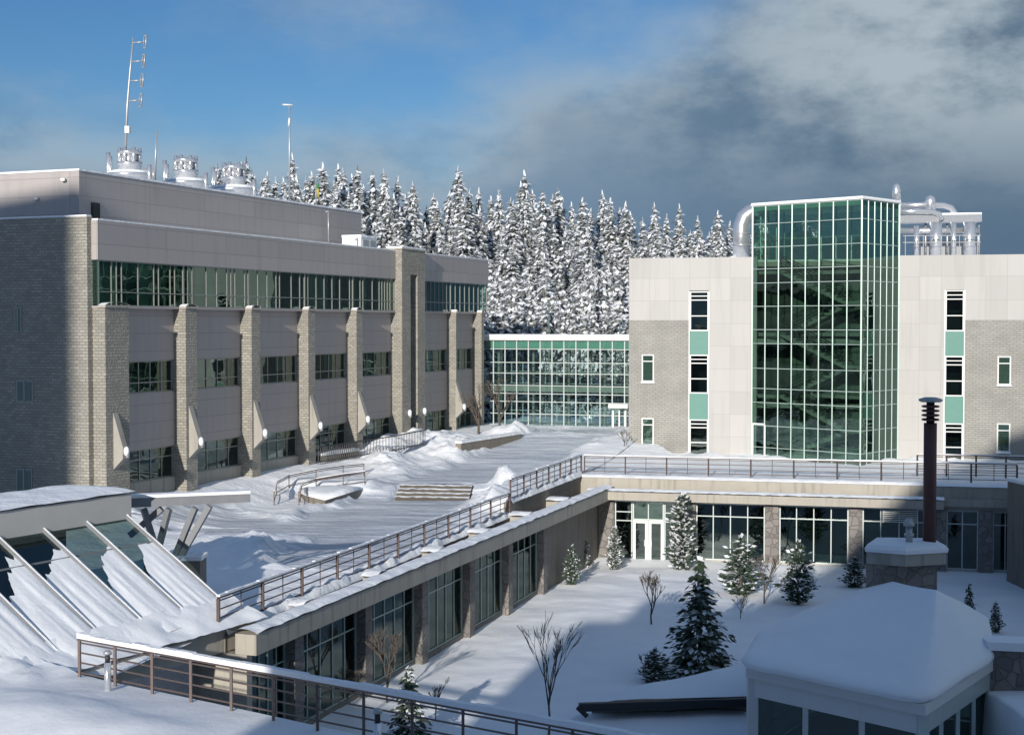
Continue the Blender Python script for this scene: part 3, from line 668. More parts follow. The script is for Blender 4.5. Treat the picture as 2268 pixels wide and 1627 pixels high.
fp=[onplaza(x,y,1.0) for x,y in ((705,990),(800,976),(875,965),(945,951))]
t=thing('picket_fence','dark metal picket fence along the base of the left building','fence',fp[0]); m=MB(fp[0]); m2=MB(fp[0])
for a,b in zip(fp[:-1],fp[1:]):
    m2.bar(a+V(0,0,1.0),b+V(0,0,1.0),.06,.06); m2.bar(a+V(0,0,.15),b+V(0,0,.15),.05,.05); n=int((b-a).length/.2)
    for q in range(n): p=a+(b-a)*q/n; m.bar(p,p+V(0,0,1.0),.035,.035)
m.build('pickets',DARK,t); m2.build('rails',DARK,t)
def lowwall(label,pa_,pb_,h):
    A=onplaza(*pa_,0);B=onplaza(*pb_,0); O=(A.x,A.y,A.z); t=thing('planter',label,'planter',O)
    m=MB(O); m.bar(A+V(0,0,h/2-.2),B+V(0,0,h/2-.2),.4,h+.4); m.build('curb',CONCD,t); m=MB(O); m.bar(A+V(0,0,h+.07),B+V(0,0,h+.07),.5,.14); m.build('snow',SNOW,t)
lowwall('low straight concrete planter wall under the two bare plaza trees',(1015,992),(1150,970),.3)
lowwall('short low wall topped with snow in front of the picket fence',(705,1022),(790,1010),.35)
# ================================================================== COURTYARD WEST WALL
W0=Vector((-7.95,43.4)); a4=math.atan2(1,.345); F4=Frame(W0,a4,0.0)
cw_=thing('courtyard_wing','sunken courtyard wing with stone piers and a projecting concrete beam under the plaza','building',(W0.x,W0.y,0),a4)
LW=(81.6-43.4)/math.sin(a4)
def X4(px_):
    Y=(3.43+.345*56.5)/(.345-(px_-1134)/FPX); return (Y-43.4)/math.sin(a4)
YO=.38
piers=[X4(p) for p in (665,820,945,1050,1135,1212)]
for x in piers: part(cw_,0,'stone_pier',STONE,(x-.3,x+.3,YO-.3,YO+.3,-.1,3.555))
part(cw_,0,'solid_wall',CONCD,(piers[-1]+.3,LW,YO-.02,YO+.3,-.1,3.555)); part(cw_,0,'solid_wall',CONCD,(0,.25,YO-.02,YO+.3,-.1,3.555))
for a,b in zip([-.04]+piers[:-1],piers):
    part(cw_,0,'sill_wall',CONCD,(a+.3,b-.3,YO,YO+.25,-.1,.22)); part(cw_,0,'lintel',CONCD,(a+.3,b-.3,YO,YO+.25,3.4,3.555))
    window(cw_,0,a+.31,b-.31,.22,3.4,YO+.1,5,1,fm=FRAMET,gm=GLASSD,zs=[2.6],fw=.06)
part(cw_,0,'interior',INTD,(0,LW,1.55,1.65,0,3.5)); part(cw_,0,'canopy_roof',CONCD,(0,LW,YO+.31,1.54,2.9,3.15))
part(cw_,0,'edge_beam',CONC,(-.3,LW+.4,-.42,.30,3.56,4.18))
m=MB()
def bs(u,v):
    x=-.32+(LW+.74)*u; n=noise.noise(Vector((x*1.3,v*2,0))); return (x,-.46+.8*v,4.18+.16*(math.sin(PI*(.06+.88*v))**.5)+.05*n)
m.grid(bs,160,6); m.build('beam_snow',SNOW,cw_)
xm=F4.w2l(RM.x,RM.y)[0]
def yrail(x):
    p=F4.w2l(R0.x,R0.y); q=F4.w2l(R1v.x,R1v.y); return p[1]+(x-p[0])*(q[1]-p[1])/(q[0]-p[0])
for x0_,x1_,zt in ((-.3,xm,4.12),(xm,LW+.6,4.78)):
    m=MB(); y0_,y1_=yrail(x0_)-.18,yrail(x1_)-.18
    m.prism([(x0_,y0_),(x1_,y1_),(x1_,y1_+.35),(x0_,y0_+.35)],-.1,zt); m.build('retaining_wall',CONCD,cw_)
    m=MB(); N_=int((x1_-x0_)*3)
    def rs(u,v):
        x=x0_+(x1_-x0_)*u; y=yrail(x)-.26+.6*v; n=noise.fractal(Vector((x*1.6,v,5)),1,2,4); return (x,y-.08*n*(1-v),zt+(.0 if v in (0,) else .22+.16*n))
    m.grid(rs,N_,4); m.build('wall_snow',SNOW,cw_)
for i,(px_,py_) in enumerate(((700,1342),(850,1276),(980,1222),(1080,1180),(1165,1142),(1232,1108))):
    p=pt(px_,py_,4.15); x=F4.w2l(p.x,p.y)[0]
    y1_=yrail(x)-.2
    cb=part(cw_,0,'cross_beam',CONC,(x-.55,x+.55,.305,y1_,3.57,4.15))
    m=MB(); m.grid(lambda u,v:(x-.6+1.2*u,.2+(y1_-.2)*v,4.151+.2*(math.sin(PI*(.05+.9*u))**.5)+.04*noise.noise(Vector((x+u*3,v*3,0)))),8,6); m.build('snow',SNOW,cb)
part(cw_,0,'end_wall',CONC,(-.32,-.001,-.1,1.8,-.1,3.555))
# ================================================================== COURTYARD NORTH FACADE
C0=Vector((5.35,81.75)); a5=math.atan2(-.245,1); F5=Frame(C0,a5,0); X5=F5.X
nf=thing('courtyard_facade','glazed courtyard facade with stone piers and white door below the terrace','building',(C0.x,C0.y,0),a5)
LN=X5(2240)+6
bay=[(1330,1362),(1528,1543),(1697,1728),(1883,1913),(2078,2100),(2172,2203)]
for a,b in bay: part(nf,0,'stone_pier',STONE,(X5(a),X5(b),-.25,.35,-.1,3.495))
wins=[(1543,1697,4),(1728,1883,4),(1913,2078,4),(2100,2172,2),(2203,2260,2)]
for a,b,n in wins:
    x0_,x1_=X5(a),X5(b); part(nf,0,'sill_wall',CONC,(x0_,x1_,0,.3,-.1,.3)); window(nf,0,x0_+.01,x1_-.01,.3,3.49,.1,n,1,zs=[2.75],fm=FRAMEL,gm=GLASSD,fw=.07)
x0_,x1_=X5(1362),X5(1528); dxa,dxb=X5(1402),X5(1472)
window(nf,0,x0_+.01,dxa-.01,.0,3.49,.1,1,1,zs=[2.35,2.85],fm=FRAMEL,gm=GLASSD,fw=.07); window(nf,0,dxb+.01,x1_-.01,.0,3.49,.1,1,1,zs=[2.35,2.85],fm=FRAMEL,gm=GLASSD,fw=.07)
window(nf,0,dxa+.01,dxb-.01,2.41,3.49,.1,2,1,fm=FRAMEL,gm=GLASSG,fw=.07)
for i in range(2):
    a=dxa+(dxb-dxa)*i/2; b=dxa+(dxb-dxa)*(i+1)/2
    d=window(nf,0,a+.01,b-.01,.03,2.4,.08,1,1,fm=WHITE,gm=GLASSD,fw=.17,name='door'); hx=b-.2 if i==0 else a+.2
    part(nf,0,'handle',GREYM,(hx-.02,hx+.02,-.05,.02,.95,1.3),parent=d)
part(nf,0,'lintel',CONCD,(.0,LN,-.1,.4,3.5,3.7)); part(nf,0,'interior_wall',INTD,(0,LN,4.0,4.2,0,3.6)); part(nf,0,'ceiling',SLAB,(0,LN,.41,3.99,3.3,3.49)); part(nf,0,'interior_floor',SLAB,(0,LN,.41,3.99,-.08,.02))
part(nf,0,'corner_wall',CONC,(-.6,X5(1330),-.05,.3,-.1,3.495))
part(nf,0,'eyebrow_ledge',CONC,(-.9,X5(2092),-1.0,-.101,3.62,4.08))
m=MB(); m.grid(lambda u,v:(-.92+(X5(2092)+.95)*u,-1.05+.98*v,4.08+.16*(math.sin(PI*(.05+.9*v))**.5)+.03*noise.noise(Vector((u*60,v*2,0)))),150,5); m.build('ledge_snow',SNOW,nf)
part(nf,0,'terrace_fascia',CONC,(-2.1,LN,.3,.7,3.705,4.74)); part(nf,0,'ledge_top',CONC,(-.6,LN,-.1,.299,3.702,4.05))
m=MB(); m.grid(lambda u,v:(-2.1+(LN+2.1)*u,.22+.9*v,4.74+(.0 if v==0 else .13+.05*noise.noise(Vector((u*50,v*2,4))))),140,4); m.build('fascia_snow',SNOW,nf)
m=MB(); lx0,lx1=X5(1960),X5(2035)
for i in range(7): m.box(lx0,lx1,-.06,.03,2.75+.1*i,2.8+.1*i)
m.box(lx0-.04,lx0,-.05,.03,2.7,3.45); m.box(lx1,lx1+.04,-.05,.03,2.7,3.45)
m.build('louver',WHITE,nf)
# ================================================================== EAST WING and right side walls
t=thing('side_wing','shaded grey wing with snowy parapet at the right edge of the courtyard','building',(25.9,74,0))
m=MB((25.9,74,0)); m.prism([(25.8,75.0),(28.0,60),(40,60),(40,75.0)],-.1,5.3); m.build('wall',CONCD,t)
m=MB((25.9,74,0)); m.prism([(25.75,75.05),(27.95,59.9),(40.05,59.9),(40.05,75.05)],5.3,5.46); m.build('snow',SNOW,t)
A=pt(2195,1412,4.1); t=thing('stone_wall','dark rubble stone wall capped with snow beside the pavilion','wall',(A.x,A.y,0)); m=MB((A.x,A.y,0)); m.prism([(A.x,A.y),(A.x+8,A.y-1.6),(A.x+8,A.y-.8),(A.x,A.y+.8)],-.1,3.75); m.build('wall',STONE,t)
m=MB((A.x,A.y,0)); m.prism([(A.x-.1,A.y-.1),(A.x+8.05,A.y-1.75),(A.x+8.05,A.y-.7),(A.x-.1,A.y+.9)],3.75,4.0); m.build('snow',SNOWC,t)
AX,AY=A.x,A.y
m=MB()
def bk(u,v):
    x=AX-.4+9*u; y=AY+.1-1.6*u-11*v; return (x,y,(2.55+.12*noise.fractal(Vector((x*.5,y*.5,2)),1,2,3)) if u>.02 else -.1)
m.grid(bk,40,40); o=m.build('bank_snow',SNOWC); o['kind']='structure'
# ================================================================== COURTYARD GROUND, terrain
FA,FB=pt(1210,1300,0).xy,pt(1400,1260,0).xy
def cz(x,y):
    n=noise.fractal(Vector((x*.35,y*.35,1)),1,2,5); n2=noise.fractal(Vector((x*1.5,y*1.5,7)),1,2,3)
    z=.05+.09*n+.02*n2
    d=segd(Vector((x,y)),FA,FB)
    if d<.5: z-=.1*abs(noise.noise(Vector((x*3,y*3,0))))*(1-d/.5)
    z+=.175*sm((2.0-((81.7-.245*(x-5.35))-y))/2.0)
    return z
m=MB(); m.grid(lambda u,v:(-9+47*u,26+57*v,cz(-9+47*u,26+57*v)),150,190); o=m.build('courtyard_snow',SNOWC); o['kind']='structure'
m=MB(); m.add([(-1500,-600,-.5),(1500,-600,-.5),(1500,2500,-.5),(-1500,2500,-.5)],[(0,1,2,3)]); o=m.build('ground',SNOWC); o['kind']='structure'
def hz(x,y): return 4.9+.03*max(0,y-125)*1.0+.6*noise.fractal(Vector((x*.03,y*.03,0)),1,2,3)
m=MB(); m.grid(lambda u,v:(-140+300*u,113+190*v,hz(-140+300*u,113+190*v)-(3 if v==0 else 0)),80,60); o=m.build('hill',SNOWC); o['kind']='structure'
# ================================================================== TREES
def crown(H,Rr,tiers,nb,leaf,snow,seed,base=.08,power=.85,droop=.35,shape='cone',face=.7):
    rd=random.Random(seed); m=MB()
    def leafq(p,dirv,nrm,l,wd,mi):
        d=dirv.normalized(); s=nrm.cross(d)
        if s.length<1e-3: return
        s=s.normalized()*wd; m.add([p-d*l*.5,p+s*.5+d*l*.05,p+d*l*.6,p-s*.5+d*l*.05],[(0,1,2,3)],mi)
    rv=lambda a:Vector((rd.uniform(-a,a),rd.uniform(-a,a),rd.uniform(-a,a)))
    for i in range(tiers):
        t=i/(tiers-1); z=H*(base+(1-base)*t*.97)
        prof={'cone':(1-t)**power,'column':min(1,4*(t+.12))*(1-t)**.55,'pine':min(1,2.6*(t+.2))*(1-t)**.62}[shape]
        L=Rr*prof*rd.uniform(.72,1.15)+leaf*.35
        n=max(3,int(nb*(.45+.55*min(1,prof))))
        a0=rd.random()*6.28
        for j in range(n):
            a=a0+2*PI*(j+rd.uniform(-.3,.3))/n; l=L*rd.uniform(.62,1.15); o=Vector((math.cos(a),math.sin(a),0)); kk=max(2,int(l/(leaf*.5)))
            zj=z+rd.uniform(-.5,.5)*H/tiers
            for q in range(kk):
                u=(q+.7)/kk; r=l*u
                if u<.3 and kk>4: continue
                p=Vector((o.x*r,o.y*r,zj-droop*r*(.4+.6*u)))+rv(leaf*.18)
                sz=leaf*(1.2-.45*u)*rd.uniform(.75,1.25)
                dv=o+Vector((0,0,-droop*1.2))+rv(.45)
                if rd.random()<snow: leafq(p+V(0,0,leaf*.1),dv,o*face+V(0,0,.8)+rv(.5),sz*1.1,sz*.7,0)
                if rd.random()<(1.05-.55*snow): leafq(p-V(0,0,leaf*.22)-o*leaf*.1,dv+V(0,0,-.35),o*.5+V(0,0,.7)+rv(.7),sz*1.15,sz*.7,1)
    for q in range(3): leafq(V(0,0,H*.985),V(rd.uniform(-.2,.2),rd.uniform(-.2,.2),1),rv(1)+V(1,0,0),H*.05,leaf*.35,q%2)
    return m
def trunk(H,r): 
    m=MB(); m.sweep([(0,0,-.6),(0.02,0,H*.4),(0,0.02,H*.97)],[r,r*.65,r*.08],7); return m
def proto(H,Rr,tiers,nb,leaf,snow,seed,needle,tr,**k):
    a=crown(H,Rr,tiers,nb,leaf,snow,seed,**k); return (a,trunk(H,tr),needle,H,Rr)
mesh_cache={}
def place(pr,key,name,label,cat,loc,h,wf=1,rz=0,group=None):
    t=thing(name,label,cat,loc,rz,group); s=h/pr[3]; t.scale=(s*wf,s*wf,s)
    if key not in mesh_cache:
        c=pr[0].build('crown',[TSNOW,pr[2]],t); k_=pr[1].build('trunk',BARK,t); mesh_cache[key]=(c.data,k_.data)
    else:
        for nm,me in zip(('crown','trunk'),mesh_cache[key]):
            o=bpy.data.objects.new(nm,me); COL.objects.link(o); o.parent=t
    return t
FP=[proto(24,4.0+.5*(i%3),44,16,.62,.85,20+i,NEEDLE,.28,base=.08 if i%2 else .03,power=.66+.1*(i%3),droop=.42,face=1.0) for i in range(6)]
YP=[proto(8,2.2,24,11,.42,.92,50+i,NEEDLE,.12,base=.03,face=.9) for i in range(3)]
rf=random.Random(11)
prof=[(480,365),(545,350),(590,385),(648,345),(690,385),(715,365),(750,368),(792,370),(850,378),(880,395),(915,405),(960,430),(1015,372),(1060,420),(1105,425),(1162,382),(1235,420),(1290,442),(1335,425),(1385,450),(1450,452),(1505,455),(1545,482),(1590,470),(1640,490),(1690,495)]
def topy(x):
    for (a,ya),(b,yb) in zip(prof[:-1],prof[1:]):
        if a<=x<=b: return ya+(yb-ya)*(x-a)/(b-a)
    return 420
kx=0
def ftree(px_,ty,Y,label,grp):
    global kx
    p=pd(px_,ty,Y); zb_=hz(p.x,Y)-.3; h=p.z-zb_; kx+=1
    place(FP[kx%6],kx%6,'conifer',label,'tree',(p.x,Y,zb_),h,rf.uniform(.85,1.2)*(24/h)**.5*1.0,rf.uniform(0,6.28),grp)
for (px_,ty) in prof: ftree(px_,ty,rf.uniform(158,172),'tall snow laden conifer standing out on the forest skyline','skyline conifers of the forest')
x=490
while x<1700:
    ftree(x,topy(x)+rf.uniform(8,42),rf.uniform(160,178),'snowy conifer filling the back of the forest','back row conifers of the forest'); x+=rf.uniform(18,27)
x=600
while x<1690:
    ftree(x,topy(x)+rf.uniform(40,100),rf.uniform(148,157),'snowy conifer in the middle of the forest wall','middle row conifers of the forest'); x+=rf.uniform(22,34)
x=840
while x<1480:
    ftree(x,topy(x)+rf.uniform(95,180),rf.uniform(138,146),'snowy conifer in the front of the forest wall','front row conifers of the forest'); x+=rf.uniform(22,36)
for row in range(2):
    x=1062+row*5
    while x<1412:
        Y=rf.uniform(124,129) if row else rf.uniform(130,136); p=pd(x,rf.uniform(650,712) if row else rf.uniform(590,670),Y); zb_=hz(p.x,Y)-.2; kx+=1
        place(YP[kx%3],'y%d'%(kx%3),'young_conifer','young snow covered conifer at the forest edge behind the glass link','tree',(p.x,Y,zb_),p.z-zb_,rf.uniform(.8,1.2)*(1 if row else .8),rf.uniform(0,6.28),'young conifers behind the glass link'); x+=rf.uniform(9,16)
# courtyard evergreens
GP=proto(4.5,1.45,26,15,.30,.34,70,NEEDLE2,.09,base=.04,power=.9,droop=.15)
CP=proto(4.2,.85,34,14,.26,.50,71,NEEDLE2,.06,base=.02,droop=-.5,shape='column')
RP=proto(3.0,1.35,18,14,.27,.27,72,NEEDLE2,.08,base=.06,droop=-.2,shape='pine')
def gt(pr,key,name,label,px_,yb,yt,wpx):
    p=pt(px_,yb,0); s=p.y/FPX; h=(yb-yt)*s; wf=1.12*(wpx*s/2)/(pr[4]*h/pr[3]); place(pr,key,name,label,'tree',(p.x,p.y,-.02),h,wf,rf.uniform(0,6))
gt(CP,'c','columnar_evergreen','tall narrow snow dusted evergreen right of the courtyard door',1510,1264,1090,78)
gt(CP,'c','columnar_evergreen','narrow evergreen against the wall left of the courtyard door',1361,1262,1163,40)
gt(CP,'c','columnar_evergreen','small narrow evergreen in the inner courtyard corner',1290,1258,1178,34)
gt(RP,'r','bushy_evergreen','open snowy shrub in front of the corner evergreen',1266,1296,1206,52)
gt(GP,'g','spruce_tree','large dark spruce in the middle of the courtyard',1550,1492,1228,170)
gt(RP,'r','bushy_pine','bushy snow flecked pine left of the pair before the dark windows',1640,1318,1185,124)
gt(RP,'r','bushy_pine','bushy snow flecked pine nearest the stone chimney pavilion',1768,1338,1193,98)
gt(RP,'r','bushy_pine','small round pine below the louvred window',1893,1302,1232,70)
gt(GP,'g','spruce_tree','small dark spruce at the far right of the courtyard',2146,1392,1288,52)
gt(RP,'r','bushy_evergreen','low grey shrub at the far right below the small spruce',2205,1400,1330,40)
gt(GP,'g','snow_tipped_pine','snow tipped pine rising behind the foreground railing',905,1660,1470,125)
gt(RP,'r','bushy_evergreen','dark low shrub left of the large spruce',1450,1512,1432,90)
def baretree(name,label,base,h,seed,spread=.5,lev=5,r=None,cat='tree',lean=0):
    rd=random.Random(seed); t=thing(name,label,cat,base); b=MB(); tk=MB(); r=(r or .019)*h
    def grow(p,d,l,r_,lv):
        q=p+d*l; mid_=p+d*l*.5+Vector((rd.uniform(-1,1),rd.uniform(-1,1),0))*l*.04
        (tk if lv==lev else b).sweep([p,mid_,q],[r_,r_*.85,r_*.66],5 if lv>2 else 4)
        if lv==0: return
        for i in range(rd.choice((2,3,3)) if lv<lev else 4):
            a=rd.random()*6.28; nd_=(d+Vector((math.cos(a),math.sin(a),rd.uniform(.0,.5)))*spread*rd.uniform(.6,1.2)).normalized()
            st=p+d*l*(1 if i==0 else rd.uniform(.55,1)); grow(st,nd_,l*rd.uniform(.6,.82),max(.01,r_*.62),lv-1)
    grow(Vector((0,0,-.1)),Vector((lean,0,1)).normalized(),h*.3,r,lev)
    tk.build('trunk',BARK,t); b.build('branches',BARK,t); return t
def bt(label,px_,yb,yt,seed,z=0,base=None,**k):
    p=base or pt(px_,yb,z); baretree('bare_tree',label,p,(yb-yt)*p.y/FPX,seed,**k)
bt('slender bare sapling in the sunlit middle of the courtyard',1443,1382,1232,1,spread=.42,r=.015)
bt('bare multi branched tree in the near courtyard, bottom centre',1215,1630,1350,2,spread=.27,r=.011)
bt('bare reddish tree in front of the shaded courtyard windows',858,1560,1350,3,spread=.42,r=.014)
bt('bare thin tree between the two bushy pines',1693,1338,1195,4,spread=.42,r=.015)
bt('left bare tree on the plaza by the building corner',1060,962,830,5,base=pd(1060,962,98.5),spread=.5,r=.024)
bt('right bare tree on the plaza before the glass link',1106,952,820,6,base=pd(1106,952,99.5),spread=.5,r=.024)
bt('small bare twiggy shrub left of the large spruce',1425,1500,1420,8,spread=.7,lev=4,r=.014)
bt('bare twiggy shrub right of the large spruce',1640,1370,1290,9,spread=.7,lev=4,r=.014)
bt('bare twiggy shrub under the near courtyard wall',770,1560,1450,10,spread=.6,lev=4,r=.014)
bt('thin bare sapling right of the snow tipped pine',965,1600,1480,12,spread=.4,lev=4,r=.013)
bt('dark bare shrub by the block corner of the pale building',1383,990,932,13,base=pd(1383,990,94),spread=.7,lev=4)
for px_,yt,lab in ((1216,663,'thin green lamp pole before the forest'),(1373,708,'short green lamp pole by the pale building roof')):
    p=pd(px_,yt,122); t=thing('lamp_pole',lab,'pole',(p.x,122,5)); m=MB(); m.sweep([(0,0,0),(0,0,p.z-5)],.06,6); m.build('pole',POLEM,t); m=MB(); m.box(-.3,.08,-.1,.1,p.z-5,p.z-4.88); m.build('lamp_head',GREYM,t)
# ================================================================== NEAR GLASS ROOF (left)
A1=Vector((-12.7,46.8)); dd=Vector((.488,.873)); uu=-dd; vv=Vector((.873,-.488)); GO=(A1.x,A1.y,4.0)
gr=thing('glass_roof','sloping glazed atrium roof half buried in snow at the left','skylight',GO)
G=lambda a,b,z:V(A1.x+uu.x*a+vv.x*b,A1.y+uu.y*a+vv.y*b,z)
ztop,zbot,bt_,bb_=7.2,4.45,.2,4.75
gz=lambda b:ztop+(zbot-ztop)*(b-bt_)/(bb_-bt_)
AL=13.5; ribs=[0,1.75,3.5,5.25,7.0,8.75,10.5,12.25]
m=MB(GO); m.prism([G(-.2,-3,0).xy,G(AL,-3,0).xy,G(AL,.25,0).xy,G(-.2,.25,0).xy],7.1,7.98); m.build('upper_fascia',WOODW,gr)
m=MB(GO); m.grid(lambda u,v:tuple(G(-.3+(AL+.3)*u,-3.1+3.45*v,7.98+.14*(math.sin(PI*(.04+.92*v))**.35)+.04*noise.noise(Vector((u*14,v*2,0))))),50,8); m.build('upper_snow',SNOW,gr)
m=MB(GO); m.prism([G(-.1,-2.9,0).xy,G(AL,-2.9,0).xy,G(AL,-2.6,0).xy,G(-.1,-2.6,0).xy],3.8,7.1); m.build('back_wall',INTD,gr)
m=MB(GO); m.prism([G(-.3,-3,0).xy,G(AL+.05,-3,0).xy,G(AL+.05,4.7,0).xy,G(-.3,4.7,0).xy],3.6,3.8); m.build('floor',INTD,gr)
m=MB(GO); m.prism([G(-.4,4.75,0).xy,G(AL,4.75,0).xy,G(AL,5.2,0).xy,G(-.4,5.2,0).xy],3.6,4.42); m.build('curb',CONC,gr)
m=MB(GO); m.grid(lambda u,v:tuple(G(-.6+(AL+.6)*u,4.1+1.45*v,4.55+.42*(1-v)**1.2-.16*v+.08*noise.fractal(Vector((u*14,v*2,2)),1,2,3))),90,8); m.build('curb_snow',SNOWC,gr)
for i,a in enumerate(ribs):
    m=MB(GO); m.bar(G(a,bt_,ztop+.06),G(a,bb_,zbot+.06),.07,.12); rb_=m.build('rib',STRUT,gr)
    m=MB(GO); m.bar(G(a-.012,bt_,ztop+.135),G(a-.012,bb_,zbot+.135),.05,.025); m.build('snow',SNOW,rb_)
    if i<len(ribs)-1:
        a2=ribs[i+1]; m=MB(GO); m.quad(G(a+.05,bt_,ztop),G(a2-.05,bt_,ztop),G(a2-.05,bb_,zbot),G(a+.05,bb_,zbot)); g=m.build('roof_pane',GLASSD,gr)
        rdm=random.Random(i+5); f0=rdm.uniform(.14,.24); slant=rdm.uniform(.2,.38)
        def sp2(u,v,a=a,a2=a2,f0=f0,i=i,slant=slant):
            # thin draped sheet: torn upper edge, slid lower beside one rib, faint streaks down the slope
            st=f0+slant*u**1.4+.09*noise.fractal(Vector((u*3.5,i*3,0)),1,2,3)
            st=max(.04,min(.7,st)); f=st+(1.04-st)*v; b=bt_+(bb_-bt_)*f
            strk=noise.fractal(Vector((u*5+i*5,v*.6,1)),1,2,3)
            bulge=math.sin(PI*min(1,max(0,u)))**.4
            th=.02+.055*bulge*min(1,v*3)*(.6+1.0*v)+.035*strk*min(1,v*4)*bulge+.13*v**2.5
            lo=a+.04; hi=a2-.04-.22*(1-v)**2*(.6+.4*noise.noise(Vector((v*2,i,3))))
            return tuple(G(lo+(hi-lo)*u,b,gz(b)+max(.01,th)))
        m=MB(GO); m.grid(sp2,26,44); m.build('snow_sheet',SNOWC,gr)
m=MB(GO); b=bt_+(bb_-bt_)*(ztop-6.5)/(ztop-zbot); m.bar(G(-.05,b,6.51),G(AL,b,6.51),.05,.05); m.build('purlin',STRUT,gr)
# canopy beam on V struts
CB0=pt(255,1112,7.55); CB1=pt(552,1100,7.55)
CO=(CB1.x,CB1.y,4.1); cn=thing('canopy_beam','snow covered concrete canopy beam on slanted V struts behind the glass roof','canopy',CO)
m=MB(CO); m.bar(CB0+V(0,0,-.02),CB1+V(0,0,.0),.5,.30); m.build('beam',STRUT,cn)
m=MB(CO); m.bar(CB0+V(0,0,.19),CB1+V(0,0,.19),.52,.1); m.build('snow',SNOW,cn)
for (b_,t_) in (((345,1236),(374,1126)),((352,1236),(318,1126)),((386,1236),(432,1124)),((396,1240),(464,1120)),((288,1185),(358,1126))):
    m=MB(CO); m.bar(pd(*b_,48.8),pd(*t_,48.5),.15,.2); m.build('strut',STRUT,cn)
p=pd(390,1238,48.8); m=MB(CO); m.box(p.x-1.0,p.x+.9,p.y-.4,p.y+.6,3.9,p.z+.02); m.build('pedestal',CONCD,cn)
m=MB(CO); m.box(p.x-1.05,p.x+.95,p.y-.45,p.y+.65,p.z+.02,p.z+.14); m.build('pedestal_snow',SNOW,cn)
# ================================================================== NEAR TERRACE
pr_=Vector((-nd.y,nd.x,0)); pr_=-pr_ if pr_.y>0 else pr_
def nt_(u,v):
    s=-7+30*u; w_=-.28+17*v; p=NP0+nd*s+pr_*w_; n=noise.fractal(Vector((p.x*.5,p.y*.5,0)),1,2,4); n2=noise.fractal(Vector((p.x*1.6,p.y*1.6,4)),1,2,4)
    z=4.42+.08*n*min(1,v*8)+.55*math.exp(-(((s-3.0)/4.2)**2+((w_-3.4)/2.4)**2))+.5*math.exp(-(((s+3.5)/2.5)**2+((w_-.6)/1.8)**2))*(1+.7*n2)
    return (p.x,p.y,z)
m=MB(); m.grid(nt_,130,70); o=m.build('near_terrace_snow',SNOWC); o['kind']='structure'
t=thing('terrace_block','concrete block under the snowy near terrace','wall',(NP0.x,NP0.y,0))
m=MB((NP0.x,NP0.y,0)); qs=[NP0+nd*a+pr_*b for a,b in ((-7,-.3),(23,-.3),(23,15),(-7,15))]; m.prism([(q.x,q.y) for q in qs],-.3,4.2); m.build('wall',CONC,t)
# ================================================================== PAVILION
E=[pt(1690,1404,3.55),pt(1652,1478,3.4),pt(2050,1562,3.4),pt(2202,1462,3.4),V(16.0,48.5,3.4),V(11.5,51.3,3.5)]
E=[V(p.x,p.y,3.4) for p in E]; c=sum(E,V(0,0,0))/6; PO=(c.x,c.y,0)
RA=pd(1978,1288,47.8); RB=pd(2074,1306,44.9)
pv=thing('garden_pavilion','many sided glazed pavilion under a thick snow roof at the lower right','pavilion',PO)
ins=lambda p,k_:V(c.x+(p.x-c.x)*k_,c.y+(p.y-c.y)*k_,p.z)
n=6
m=MB(PO); m.prism([(p.x,p.y) for p in E],3.12,3.42); m.build('eave_fascia',WHITE,pv)
m=MB(PO); rings=[]
# snow planes: each eave corner rises to the nearer end of a short ridge, corners softened
TG=[RA,RA,RB,RB,RB,RA]
raw=[]
for i in range(n):
    for q in range(8):
        f=q/8; raw.append((E[i]+(E[(i+1)%n]-E[i])*f,TG[i]+(TG[(i+1)%n]-TG[i])*f))
NR=len(raw)
soft=[((raw[j-1][0]+raw[j][0]*2+raw[(j+1)%NR][0])/4,raw[j][1]) for j in range(NR)]
def ring(kk,z):
    r_=[]
    for p,tg in soft:
        x=tg.x+(p.x-tg.x)*kk; y=tg.y+(p.y-tg.y)*kk; zz=z if kk>.97 else z+(tg.z-(RA.z+RB.z)/2)*(1-kk)
        r_.append((x,y,zz+.05*noise.noise(Vector((x*.6,y*.6,0)))))
    return r_
hgt=(RA.z+RB.z)/2-3.42
lv=[(1.0,3.425),(1.035,3.46),(1.045,3.56),(1.03,3.66),(.99,3.75)]+[(kk,3.66+(hgt-.24)*(1-kk)**.87) for kk in (.93,.85,.72,.58,.45,.3,.18,.08,.0)]
for kk,z in lv: rings+=ring(kk,z)
m.add(rings,[(i*NR+j,i*NR+(j+1)%NR,(i+1)*NR+(j+1)%NR,(i+1)*NR+j) for i in range(len(lv)-1) for j in range(NR)],0,True); m.build('roof_snow',SNOWC,pv)
for i in range(n):
    a,b=ins(E[i],.95),ins(E[(i+1)%n],.95); m=MB(PO); nn=3 if i in (1,) else 4 if i==2 else 2
    for q in range(nn):
        p=a+(b-a)*q/nn; ww=.3 if q==0 else .14; m.bar(V(p.x,p.y,0),V(p.x,p.y,3.11),ww,ww)
    for z in (.15,.75): m.bar(V(a.x,a.y,z),V(b.x,b.y,z),.11,.12)
    a_=a+(b-a).normalized()*.12; b_=b-(b-a).normalized()*.12
    m.bar(V(a_.x,a_.y,2.83),V(b_.x,b_.y,2.83),.18,.55)
    wl=m.build('wall_frame',WHITE if i in (1,) else FRAMEL,pv); m=MB(PO); m.quad(V(a.x,a.y,.1),V(b.x,b.y,.1),V(b.x,b.y,2.7),V(a.x,a.y,2.7)); m.build('pane',GLASSD,wl)
m=MB(PO); m.prism([(ins(p,.9).x,ins(p,.9).y) for p in E],.02,.1); m.build('floor',INTD,pv)
